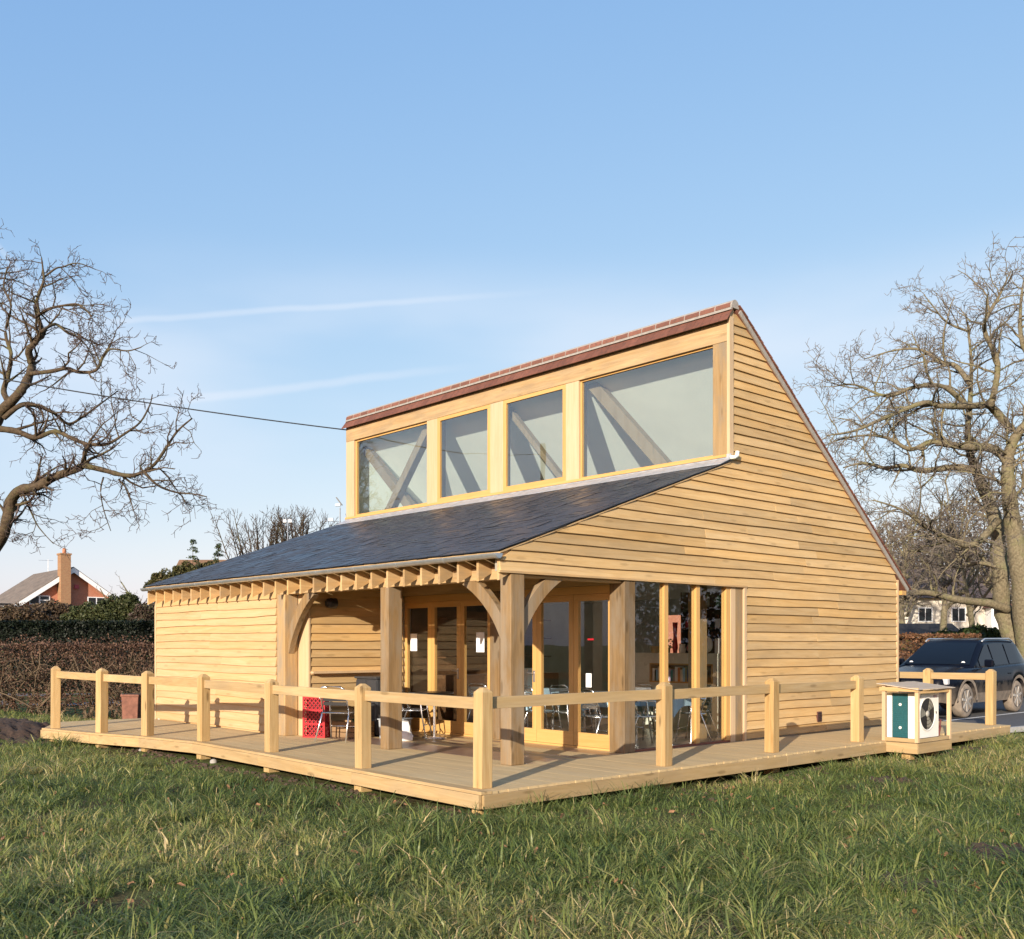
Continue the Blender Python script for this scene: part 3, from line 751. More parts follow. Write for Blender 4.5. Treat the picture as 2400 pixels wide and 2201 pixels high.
fan = MB().lathe([(.245, .0), (.245, .006), (.235, .006)], (1.84-px, fy-py, fz), 'x', 40).build('fan_opening', M['dark'], hp)
MB().lathe([(.262, .0), (.262, .016), (.247, .016), (.243, .007)], (1.841-px, fy-py, fz), 'x', 40, close=False).build('shroud_ring', MW, fan)
MB().lathe([(.05, 0), (.05, .012), (.02, .022)], (1.848-px, fy-py, fz), 'x', 20).build('hub', flat('fan_grey', (.35, .34, .3), .5), fan, True)
FB = flat('fan_blade_grey', (.22, .21, .17), .55, 0, .25, 10)
for k in range(3):
    a0 = .5 + k*2*math.pi/3; vs = []
    for i in range(7):
        a = a0 + i*.13
        for rr_ in (.05, .15, .232): vs.append((1.8475 + i*.0012 - px, fy + rr_*math.cos(a) - py, fz + rr_*math.sin(a)))
    fs = [(i*3+j, i*3+j+1, i*3+3+j+1, i*3+3+j) for i in range(6) for j in range(2)]
    o = MB().add(vs, fs).build('blade', FB, fan); sm_ = o.modifiers.new('solid', 'SOLIDIFY'); sm_.thickness = .004
for rr_ in (.1, .16, .21):
    MB().lathe([(rr_, 0), (rr_+.004, .002), (rr_, .004)], (1.858-px, fy-py, fz), 'x', 32, close=False).build('guard_ring', M['dark'], fan)
MB().lathe([(.02, 0), (.02, .004)], (1.841-px, 7.385-py, .42), 'x', 16).build('port', M['dark'], hp)
MB().lathe([(.02, 0), (.02, .004)], (1.841-px, 6.84-py, .69), 'x', 16).build('port', M['dark'], hp)
HP('rating_label', 1.841, 1.843, 7.30, 7.42, .655, .70, flat('pink_grey_label', (.5, .36, .38), .6), hp, 0)
for x in (1.36, 1.77): HP('foot', x, x+.04, 6.8, 7.45, -.009, .0395, M['dark'])
HP('pipe_cover', 1.22, 1.334, 6.95, 7.2, .1, .6, M['zinc'])
for z in (.2, .3): MB().tube([(1.845-px, 7.50-py, z), (1.85-px, 7.53-py, z), (1.8-px, 7.54-py, .0)], .014, 8).build('hose', flat('red_brown_hose', (.12, .03, .03), .5), hp)

# ------------------------------------------------------------------ furniture
def chair(label, loc, rz, group, back=M['alu'], cat='chair', name='bistro_chair'):
    t = thing(name, label, cat, loc, rz, group)
    for s in (-1, 1):
        MB().tube([(s*.27, -.27, 0), (s*.255, -.20, .42), (s*.25, -.18, .62), (s*.245, -.13, .665), (s*.245, .10, .672), (s*.235, .20, .66)], .0125, 8).build('leg', M['alu'], t, True)
        MB().tube([(s*.26, .30, 0), (s*.225, .12, .43), (s*.215, .08, .47)], .0125, 8).build('leg', M['alu'], t, True)
        MB().box(s*.245-.022, s*.245+.022, -.14, .12, .684, .70).build('armrest', back, t, bevel=.006)
    MB().tube([(-.215, .10, .44), (-.215, .21, .72), (-.20, .24, .81), (-.15, .255, .845), (.15, .255, .845), (.20, .24, .81), (.215, .21, .72), (.215, .10, .44)], .0125, 8).build('back_frame', M['alu'], t, True)
    bk = MB()
    for i in range(4): bk.box(-.20, .20, .125+i*.028, .137+i*.028, .55+i*.066, .603+i*.066)
    bk.build('backrest', back, t)
    MB().tube([(-.21, -.20, .435), (.21, -.20, .435), (.21, .16, .435), (-.21, .16, .435), (-.21, -.20, .435)], .011, 6).build('seat_frame', M['alu'], t, True)
    st = MB()
    for i in range(6): st.box(-.205, .205, -.19+i*.058, -.142+i*.058, .438, .45)
    st.build('seat', back, t)
    MB().tube([(-.26, -.24, .2), (.26, -.24, .2)], .009, 6).build('stretcher', M['alu'], t, True)
    return t
BLK = flat('black_plastic', (.012, .012, .014), .35)
GRY = flat('charcoal_weave', (.055, .058, .065), .6, 0, .2, 60)
chair('silver bistro chair with black seat beside the red crate', (-4.30, .27, 0), -2.6, 'chairs on the porch', BLK)
chair('silver bistro chair with charcoal back right of the middle porch post', (-4.05, 1.50, 0), 2.3, 'chairs on the porch', GRY)
# red plastic crate stood on end: lattice faces
RED = flat('red_plastic', (.40, .014, .022), .38, 0, .12)
def crate():
    wd, dp, ht = .40, .16, .66
    t = thing('plastic_crate', 'red plastic lattice crate stood on end by the left porch post', 'crate', (-4.98, .27, 0), .52)
    def lattice(P, w_, h_, name, nx, nz):
        mb = MB(); b = .014
        def bar(a0, a1, c0, c1): 
            vs = [P(a, o, c) for c in (c0, c1) for a, o in ((a0, 0), (a1, 0), (a1, .006), (a0, .006))]
            mb.add(vs, [(3,2,1,0), (4,5,6,7), (0,1,5,4), (1,2,6,5), (2,3,7,6), (3,0,4,7)])
        bar(0, w_, 0, .03); bar(0, w_, h_-.03, h_); bar(0, .025, .03, h_-.03); bar(w_-.025, w_, .03, h_-.03)
        for k in (1, 2): bar(.025, w_-.025, h_*k/3-.012, h_*k/3+.012)
        sx, sz = (w_-.05)/nx, (h_-.06)/nz
        for i in range(nx):
            for j in range(nz):
                x0, z0 = .025+i*sx, .03+j*sz
                vs = []
                for sgn in (1, -1):
                    a = (x0, z0) if sgn > 0 else (x0+sx, z0); c = (x0+sx, z0+sz) if sgn > 0 else (x0, z0+sz)
                    dx, dz = c[0]-a[0], c[1]-a[1]; l = math.hypot(dx, dz); nx_, nz_ = -dz/l*.007, dx/l*.007
                    q = [P(a[0]+nx_, .001, a[1]+nz_), P(a[0]-nx_, .001, a[1]-nz_), P(c[0]-nx_, .001, c[1]-nz_), P(c[0]+nx_, .001, c[1]+nz_)]
                    q += [P(a[0]+nx_, .005, a[1]+nz_), P(a[0]-nx_, .005, a[1]-nz_), P(c[0]-nx_, .005, c[1]-nz_), P(c[0]+nx_, .005, c[1]+nz_)]
                    mb.add(q, [(3,2,1,0), (4,5,6,7), (0,1,5,4), (1,2,6,5), (2,3,7,6), (3,0,4,7)])
        mb.build(name, RED, t)
    lattice(lambda a, o, c: (a-wd/2, -dp/2+o, c), wd, ht, 'bottom_grid', 5, 8)
    lattice(lambda a, o, c: (wd/2-o, -dp/2+.007+a, c), dp-.007, ht, 'side_grid', 2, 9)
    lattice(lambda a, o, c: (-wd/2+o, -dp/2+.007+a, c), dp-.007, ht, 'side_grid', 2, 9)
    MB().box(-wd/2+.01, wd/2-.01, dp/2-.012, dp/2-.004, .011, ht-.001).build('shade_back', flat('crate_shade_red', (.10, .004, .008), .5), t)  # dark back sheet: shade inside the crate painted behind the holes
    MB().box(-wd/2, wd/2, -dp/2+.007, dp/2, ht, ht+.01).build('end_wall', RED, t); MB().box(-wd/2, wd/2, -dp/2+.007, dp/2, .0, .01).build('end_wall', RED, t)
crate()
# slatted wooden box with bottles, charcoal cabinet, grey tub with a white sack
BX = wood('crate_wood', (.30, .19, .10), (.2, .12, .06), 'x', var=.2)
t = thing('wooden_box', 'low brown slatted wooden box behind the silver porch chair', 'box', (-4.62, .74, 0), .4)
for i in range(3):
    for s in (-1, 1):
        MB().box(-.28, .28, s*.18-.008, s*.18+.008, .01+i*.085, .085+i*.085).build('slat', BX, t)
        MB().box(s*.28-.008, s*.28+.008, -.17, .17, .01+i*.085, .085+i*.085).build('slat', BX, t)
MB().box(-.27, .27, -.17, .17, .0, .01).build('base', BX, t)
GG = flat('bottle_green', (.02, .09, .03), .15)
bt = MB().lathe([(.036, 0), (.038, .01), (.038, .16), (.014, .22), (.013, .28), (.015, .285)], (-4.62, .74, .012), 'z', 14).build('bottle', GG, None, True)
tag(bt, 'green glass bottle standing in the brown wooden box', 'bottle')
t = thing('storage_cabinet', 'charcoal storage cabinet against the porch wall beside the box', 'cabinet', (-4.74, 1.30, 0), 0.0)
CH = flat('charcoal_paint', (.035, .037, .042), .5, 0, .15)
MB().box(-.30, .30, -.22, .22, .02, .93).build('case', CH, t, bevel=.008); MB().box(-.32, .32, -.25, .24, .931, .965).build('lid', CH, t, bevel=.006)
for s in (-1, 1): MB().box(s*.15-.14, s*.15+.14, -.235, -.221, .05, .90).build('door', CH, t, bevel=.004)
t = thing('small_table', 'small black topped table on aluminium leg near the glazed doors', 'table', (-3.62, 1.62, 0), .3)
MB().lathe([(.30, .70), (.31, .71), (.31, .73), (.30, .735)], (0, 0, 0), 'z', 32).build('top', BLK, t); MB().tube([(0, 0, .02), (0, 0, .70)], .025, 12).build('leg', M['alu'], t)
MB().box(-.22, .22, -.03, .03, 0, .022).build('foot', M['alu'], t); MB().box(-.03, .03, -.22, .22, .0005, .0225).build('foot', M['alu'], t)
t = thing('plastic_tub', 'grey plastic tub under the charcoal backed chair', 'tub', (-4.0, 1.12, 0), .5)
TB = flat('grey_tub', (.30, .33, .35), .5)
mb = MB(); mb.prism([(-.2, 0), (.2, 0), (.22, .30), (-.22, .30)], 'y', -.15, .15); mb.build('body', TB, t, bevel=.01)
MB().box(-.235, .235, -.165, .165, .30, .318).build('rim', TB, t, bevel=.004)
sk = MB()
for i in range(9):
    a = i/8
    for j in range(10):
        b = j/9*2*math.pi; rr_ = .15*(1-.45*a**2) * (1 + .10*math.sin(3*b+i)+.06*math.sin(5*b-i*2))
        sk.v.append((rr_*1.25*math.cos(b), rr_*.75*math.sin(b), a*.30*(1+.08*math.sin(b*2))))
for i in range(8):
    for j in range(10): sk.f.append((i*10+j, i*10+(j+1) % 10, i*10+10+(j+1) % 10, i*10+10+j))
sk.f += [tuple(range(10))[::-1], tuple(range(80, 90))]
o = sk.build('plastic_sack', flat('white_sack', (.72, .72, .70), .5), None, True); o.location = (-3.62, .98, 0); o.rotation_euler = (0, 0, .4)
tag(o, 'crumpled white plastic sack beside the grey tub', 'sack')

# paper notices on the door glass
def paper(label, x, z, w_, h_, name='paper_notice', y=DY+.0235):
    o = MB().box(x-w_/2, x+w_/2, y-.001, y+.0005, z-h_/2, z+h_/2).build(name, M['paper'])
    return tag(o, label, 'notice')
paper('white paper notice on the leftmost glazed door', -4.985, 1.53, .19, .30)
paper('white paper notice on the third glazed door, hung a little higher than the rest', -3.20, 1.53, .20, .32)
paper('small printed paper low on the rightmost glazed door', -.80, .98, .11, .20)
o = MB().box(-.82, -.70, DY+.0225, DY+.024, 1.555, 1.58).build('red_sticker', flat('red_vinyl', (.4, .01, .02), .4)); tag(o, 'narrow red sticker on the rightmost door glass', 'sticker')

# ------------------------------------------------------------------ inside the room
cw = thing('counter_wall', 'grey green plastered half wall with a book niche inside the window', 'wall', (-2.1, 5.7, 0))
def CW(name, x0, x1, y0, y1, z0, z1, mat): return MB().box(x0+2.1, x1+2.1, y0-5.7, y1-5.7, z0, z1).build(name, mat, cw)
PGm = M['plaster_grey']
CW('plinth', -3.4, -1.05, 5.7, 6.0, .0, .82, PGm); CW('end_pier', -1.22, -1.05, 5.701, 6.0, .821, 1.16, PGm); CW('end_pier', -3.4, -2.6, 5.701, 6.0, .821, 1.16, PGm)
CW('cap', -3.4, -1.05, 5.702, 6.001, 1.161, 1.34, PGm); CW('niche_back', -2.6, -1.22, 5.95, 5.99, .821, 1.16, BX)
for a, b, c, d in ((-2.6, -1.22, .821, .845), (-2.6, -1.22, 1.135, 1.16)): CW('niche_frame', a, b, 5.685, 5.94, c, d, M['join_x'])
CW('niche_frame', -2.6, -2.575, 5.686, 5.94, .846, 1.134, M['join_z']); CW('niche_frame', -1.245, -1.22, 5.686, 5.94, .846, 1.134, M['join_z'])
cols = [('white', (.75, .75, .72)), ('sky blue', (.3, .55, .75)), ('black', (.02, .02, .02)), ('red', (.45, .03, .04)), ('cream', (.65, .6, .45)), ('olive', (.2, .2, .08)), ('teal', (.05, .25, .28)), ('grey', (.25, .25, .26)), ('pale green', (.4, .55, .35)), ('orange', (.6, .22, .04)), ('navy', (.03, .05, .15)), ('lilac', (.45, .35, .55))]
x = -2.56; nb = 0; bm = {}
order = ['white', 'black', 'sky blue', 'cream', 'red', 'white', 'pale green', 'white', 'lilac', 'teal', 'grey', 'white', 'orange', 'cream', 'sky blue', 'olive', 'navy', 'black', 'olive', 'grey', 'sky blue', 'white']
cd = dict(cols)
ordn = ['first', 'second', 'third', 'fourth', 'fifth']
seen = {}
for cn in order:
    wd = random.uniform(.035, .062); h = random.uniform(.19, .265)
    if x + wd > -1.26: break
    if cn not in bm: bm[cn] = flat('book_' + cn.replace(' ', '_'), cd[cn], .5)
    o = MB().box(x+.001, x+wd-.001, 5.72, 5.90, .846, .846+h).build('book', bm[cn], None, bevel=.002)
    seen[cn] = seen.get(cn, 0) + 1; tot = order.count(cn)
    lab = f'{cn} book in the counter niche' if tot == 1 else f'{ordn[seen[cn]-1]} {cn} book from the left in the counter niche'
    tag(o, lab, 'book', 'books in the counter niche'); x += wd
CT = [('teapot', 'glossy red teapot on the counter wall', (.38, .02, .02), -1.75), ('plate', 'white plate propped on the counter wall', (.75, .75, .72), -1.52), ('jug', 'small white jug on the counter wall', (.7, .7, .68), -1.98), ('plant_pot', 'green leafy pot on the counter wall', (.06, .14, .03), -2.32), ('vase', 'tall red vase on the counter wall', (.42, .02, .03), -2.14), ('basket', 'tan basket at the far end of the counter wall', (.42, .30, .14), -2.6), ('carton', 'white carton at the window end of the counter wall', (.72, .72, .7), -1.18)]
for nm, lb, c, x in CT:
    mt = flat('counter_' + nm, c, .3); mb = MB(); p = (x, 5.84, 1.342)
    if nm == 'teapot': mb.lathe([(.05, 0), (.10, .05), (.11, .10), (.07, .17), (.03, .18), (.03, .20), (.012, .215)], p, 'z', 18); mb.tube([(x+.09, 5.84, 1.42), (x+.16, 5.84, 1.47), (x+.18, 5.84, 1.52)], [.02, .015, .012], 8)
    elif nm == 'plate': mb.lathe([(.02, .0), (.13, .012), (.145, .03), (.14, .032)], (x, 5.88, 1.49), 'y', 24)
    elif nm == 'carton': mb.box(x-.06, x+.06, 5.78, 5.88, 1.342, 1.60)
    elif nm == 'vase': mb.lathe([(.035, 0), (.05, .1), (.03, .3), (.045, .52), (.05, .54)], p, 'z', 16)
    elif nm == 'jug': mb.lathe([(.05, 0), (.065, .06), (.05, .13), (.058, .16)], p, 'z', 16)
    elif nm == 'plant_pot':
        mb.lathe([(.05, 0), (.06, .10)], p, 'z', 14); rp = random.Random(4)
        for _ in range(60):
            a = Vector((rp.gauss(0, .05), rp.gauss(0, .05), .10+rp.random()*.14)) + Vector(p); d = Vector((rp.gauss(0, 1), rp.gauss(0, 1), rp.gauss(0, 1))).normalized()*.04; e = d.orthogonal().normalized()*.016
            mb.add([a, a+d*.5+e, a+d, a+d*.5-e], [(0, 1, 2, 3)])
    else: mb.lathe([(.07, 0), (.10, .10), (.095, .12)], p, 'z', 18)
    tag(mb.build(nm, mt, None, nm in ('teapot', 'vase', 'jug')), lb, nm.replace('_', ' '), 'goods on the counter wall')
# tall shelf unit behind with odds and ends
SH = flat('dark_shelf_timber', (.09, .045, .02), .5, 0, .3, 8)
sh = thing('shelf_unit', 'tall dark timber shelving behind the grey counter wall', 'shelves', (-1.3, 7.4, 0))
for z in (.0, .9, 1.38, 1.78, 2.16): MB().box(-1.8, 1.0, -.16, .16, z, z+.03).build('shelf', SH, sh)
for x in (-1.83, -.9, 0, .97): MB().box(x, x+.03, -.16, .16, .031, 2.5).build('upright', SH, sh)
MB().box(-1.83, 1.0, .161, .18, 0, 2.5).build('back_panel', SH, sh)
items = [('jar', 'red lidded jar', (.4, .03, .03)), ('jar', 'green jar', (.06, .15, .04)), ('tin', 'pale tin', (.6, .58, .5)), ('bottle', 'brown bottle', (.10, .05, .02)), ('box', 'white carton', (.7, .7, .68)), ('basket', 'tan basket', (.35, .25, .12))]
for si, (zs, where) in enumerate(((.93, 'on the lowest display shelf'), (1.41, 'on the middle display shelf'), (1.81, 'on the upper display shelf'), (2.19, 'on the top display shelf'))):
    for i in range(8):
        kd, nm, c = items[(i*5+si*3) % 6]; x = -3.0 + i*.36; hh = random.uniform(.14, .26); rr_ = random.uniform(.05, .09)
        mt = bpy.data.materials.get('item_'+nm.replace(' ', '_')) or flat('item_'+nm.replace(' ', '_'), c, .4)
        mb = MB()
        if kd == 'box': mb.box(x-rr_, x+rr_, 7.3, 7.42, zs, zs+hh)
        elif kd == 'bottle': mb.lathe([(rr_*.6, 0), (rr_*.6, hh*.6), (rr_*.2, hh*.8), (rr_*.2, hh*1.1)], (x, 7.36, zs), 'z', 12)
        else: mb.lathe([(rr_*.85, 0), (rr_, .02), (rr_, hh*.75), (rr_*.7, hh*.85), (rr_*.75, hh)], (x, 7.36, zs), 'z', 14)
        o = mb.build(kd, mt); tag(o, f'{nm} {where}, {["first","second","third","fourth","fifth","sixth","seventh","eighth"][i]} from its dim left end', kd, 'goods on the display shelves')
# tables under pale blue cloths, chairs round them
BLU = flat('pale_blue_cloth', (.40, .58, .72), .8, 0, .08)
def cloth_table(label, x, y, rz, group='cloth covered tables indoors'):
    t = thing('cafe_table', label, 'table', (x, y, 0), rz, group)
    mb = MB(); n = 7; a = .40; vs = []
    ring = []
    for k in range(4*n):
        e, f = divmod(k, n); s = -1 + 2*f/n
        p = [(s, -1), (1, s), (-s, 1), (-1, -s)][e]; ring.append(p)
    for lev, (sc, z) in enumerate(((1, .752), (1.02, .735), (1.06, .55))):
        for k, (p, q) in enumerate(ring):
            cor = max(abs(p), abs(q)); corner = abs(p)*abs(q); drop = .16*corner**3 if lev == 2 else 0
            wob = 1 + (.03*math.sin(k*1.7) if lev == 2 else 0)
            vs.append((p*a*sc*wob, q*a*sc*wob, z - drop))
    m_ = 4*n
    fs = [tuple(range(m_))] + [(l*m_+k, l*m_+(k+1) % m_, (l+1)*m_+(k+1) % m_, (l+1)*m_+k)[::-1] for l in range(2) for k in range(m_)]
    mb.add(vs, fs).build('tablecloth', BLU, t)
    MB().box(-.38, .38, -.38, .38, .71, .733).build('top', BLK, t)
    for sx in (-1, 1):
        for sy in (-1, 1): MB().tube([(sx*.33, sy*.33, 0), (sx*.33, sy*.33, .709)], .018, 8).build('leg', M['alu'], t)
cloth_table('table under pale blue cloth just inside the gable window', -.95, 4.05, .2)
cloth_table('table under pale blue cloth just inside the right hand doors', -1.35, 3.35-.05, .5)
cloth_table('table under pale blue cloth inside the left hand doors', -3.3, 3.3, .1)
for x, y, rz, lb in ((-.62, 3.15, 2.6, 'silver chair nearest the gable window panes'), (-.5, 4.35, -1.2, 'silver chair beside the window table, facing the porch'), (-1.0, 2.62, 3.0, 'silver chair just inside the rightmost glazed door'), (-1.95, 3.0, 1.6, 'silver chair left of the doorside table'), (-2.35, 2.75, 2.8, 'silver chair between the two sets of doors'), (-3.55, 2.65, 3.3, 'silver chair just inside the third glazed door'), (-1.45, 3.95, .3, 'silver chair behind the doorside table')):
    chair(lb, (x, y, 0), rz, 'chairs inside the room')
o = thing('drinks_machine', 'white and pale blue drinks machine on the indoor table', 'machine', (-3.28, 3.28, .755), .1)
MB().box(-.2, .2, -.16, .16, .0, .34).build('body', flat('cream_plastic', (.72, .72, .66), .4), o, bevel=.01); MB().box(-.12, .12, -.17, -.161, .06, .24).build('panel', flat('pale_blue_panel', (.35, .55, .7), .4), o)
MB().box(-.16, .16, -.24, -.172, .0, .02).build('tray', M['steel'], o)
# dresser and framed picture deep in the room
dr = thing('dresser', 'dark dresser with rows of jars deep behind the doors', 'dresser', (-4.92, 4.15, 0), math.pi/2)
MB().box(-1.3, 1.3, -.25, .25, .0, .95).build('base', SH, dr); MB().box(-1.3, 1.3, .2, .25, .951, 2.1).build('back_panel', SH, dr)
for z in (1.25, 1.6, 1.95): MB().box(-1.3, 1.3, -.05, .199, z, z+.025).build('shelf', SH, dr)
fr = thing('framed_picture', 'red brown framed picture high on the inner wall', 'picture', (-1.6, W-.19, 2.2))
MB().box(-.3, .3, -.01, .02, -.25, .25).build('frame', M['join_x'], fr); MB().box(-.26, .26, -.014, -.0105, -.21, .21).build('print', flat('picture_print', (.35, .13, .08), .6, 0, .5, 6), fr)

# ------------------------------------------------------------------ ground, car park, road
_g = np.random.default_rng(3).random((64, 64))
def vnoise(x, y, s):
    x = np.asarray(x)/s + 100; y = np.asarray(y)/s + 100; xi = np.floor(x).astype(int); yi = np.floor(y).astype(int); fx = x-xi; fy = y-yi
    fx = fx*fx*(3-2*fx); fy = fy*fy*(3-2*fy)
    g = lambda a, b: _g[a % 64, b % 64]
    return (g(xi, yi)*(1-fx)+g(xi+1, yi)*fx)*(1-fy) + (g(xi, yi+1)*(1-fx)+g(xi+1, yi+1)*fx)*fy
def sm(x, a, b):
    t = np.clip((np.asarray(x)-a)/(b-a), 0, 1); return t*t*(3-2*t)
def gz(x, y):
    x = np.asarray(x, float); y = np.asarray(y, float)
    z = -.26 + .07*(vnoise(x, y, 2.3)-.5) + .025*(vnoise(x, y, .7)-.5)
    out_ = sm(x, 1.6, 2.6)
    z = z + .10*sm(y, 5, 10)*sm(x, 1.5, 2.2)                       # bank beside the far end of the deck
    lf = sm(-x, 9.6, 10.6)*sm(-y, -.5, 1.5)
    z = z + .20*lf                                                    # soil heaped at the left end
    park = sm(y, 10.6, 11.6)*sm(-x, -1.4, -1.0)
    z = z*(1-park) + park*(-.21)
    far = sm(np.hypot(x, y), 24, 34); z = z*(1-far) + far*(-.30)
    und = (x > L-.2) & (x < 1.3) & (y > -1.2) & (y < 11.2)
    return np.where(und, -.30, z)
gx_ = np.concatenate([np.linspace(-900, -60, 15)[:-1], np.linspace(-60, -13, 24)[:-1], np.linspace(-13, 13, 261)[:-1], np.linspace(13, 60, 24)[:-1], np.linspace(60, 900, 15)])
gy_ = np.concatenate([np.linspace(-900, -60, 12)[:-1], np.linspace(-60, -10, 24)[:-1], np.linspace(-10, 14, 241)[:-1], np.linspace(14, 80, 34)[:-1], np.linspace(80, 1200, 15)])
X, Y = np.meshgrid(gx_, gy_, indexing='ij'); Z = gz(X, Y); nx, ny = X.shape
I = (np.arange(nx-1)[:, None]*ny + np.arange(ny-1)[None]).ravel()
def ground_mat():
    ma, t, b = mat_base('soil_and_turf', .95, 0, .1)
    tc = N(t, 'ShaderNodeTexCoord')
    n1 = noise(t, tc.outputs['Object'], .8, 5, .6); n2 = noise(t, tc.outputs['Object'], 9, 6, .65); n3 = noise(t, tc.outputs['Object'], 40, 4, .6)
    soil = mixrgb(t, n2, (.032, .019, .012), (.11, .07, .045))
    turf = mixrgb(t, n3, (.05, .066, .018), (.13, .145, .045))
    t.links.new(mixrgb(t, ramp(t, n1, .34, .50), soil, turf), b.inputs['Base Color']); bump(t, b, n2, .9, .05)
    return ma
tag(npmesh('ground', np.stack([X, Y, Z], -1).reshape(-1, 3), np.stack([I, I+ny, I+ny+1, I+1], -1), ground_mat(), None, True), kind='structure')
ASP = flat('asphalt', (.075, .072, .07), .85, 0, .3, 30, bmp=.4)
ap = [(-16, 11.4), (.95, 11.4), (1.12, 12.6), (1.3, 40), (-16, 40)]
tag(MB().add([(x, y, -.155) for x, y in ap], [tuple(range(5))]).build('car_park', ASP), kind='structure')
LINE = flat('road_paint', (.62, .62, .6), .7, 0, .15, 10)
for i, x in enumerate((-.78, -3.45)):
    o = MB().add([(x, 13.2, -.151), (x+.09, 13.2, -.151), (x+.09, 18.6, -.151), (x, 18.6, -.151)], [(0, 1, 2, 3)]).build('parking_line', LINE); tag(o, kind='structure')
kerb = MB()
kp = [(.98, 11.42), (1.14, 12.6), (1.32, 40)]
for p, q in zip(kp[:-1], kp[1:]):
    P, Q = Vector((*p, -.16)), Vector((*q, -.16)); d = (Q-P).normalized(); n = Vector((d.y, -d.x, 0)); kerb.obox((P+Q)/2 + n*.05, d, n, UP, (Q-P).length/2+.01, .05, .05)
tag(kerb.build('kerb', flat('concrete_kerb', (.36, .35, .33), .85, 0, .15, 12)), kind='structure')
def strip(name, k0, k1, s0, s1, z, mat):
    o = MB().add([F(k0, s0, z), F(k0, s1, z), F(k1, s1, z), F(k1, s0, z)], [(0, 1, 2, 3)]).build(name, mat); return tag(o, kind='structure')
strip('road', 29.5, 36.5, -60, 14, -.26, flat('lane_asphalt', (.13, .125, .125), .85, 0, .2, 8))

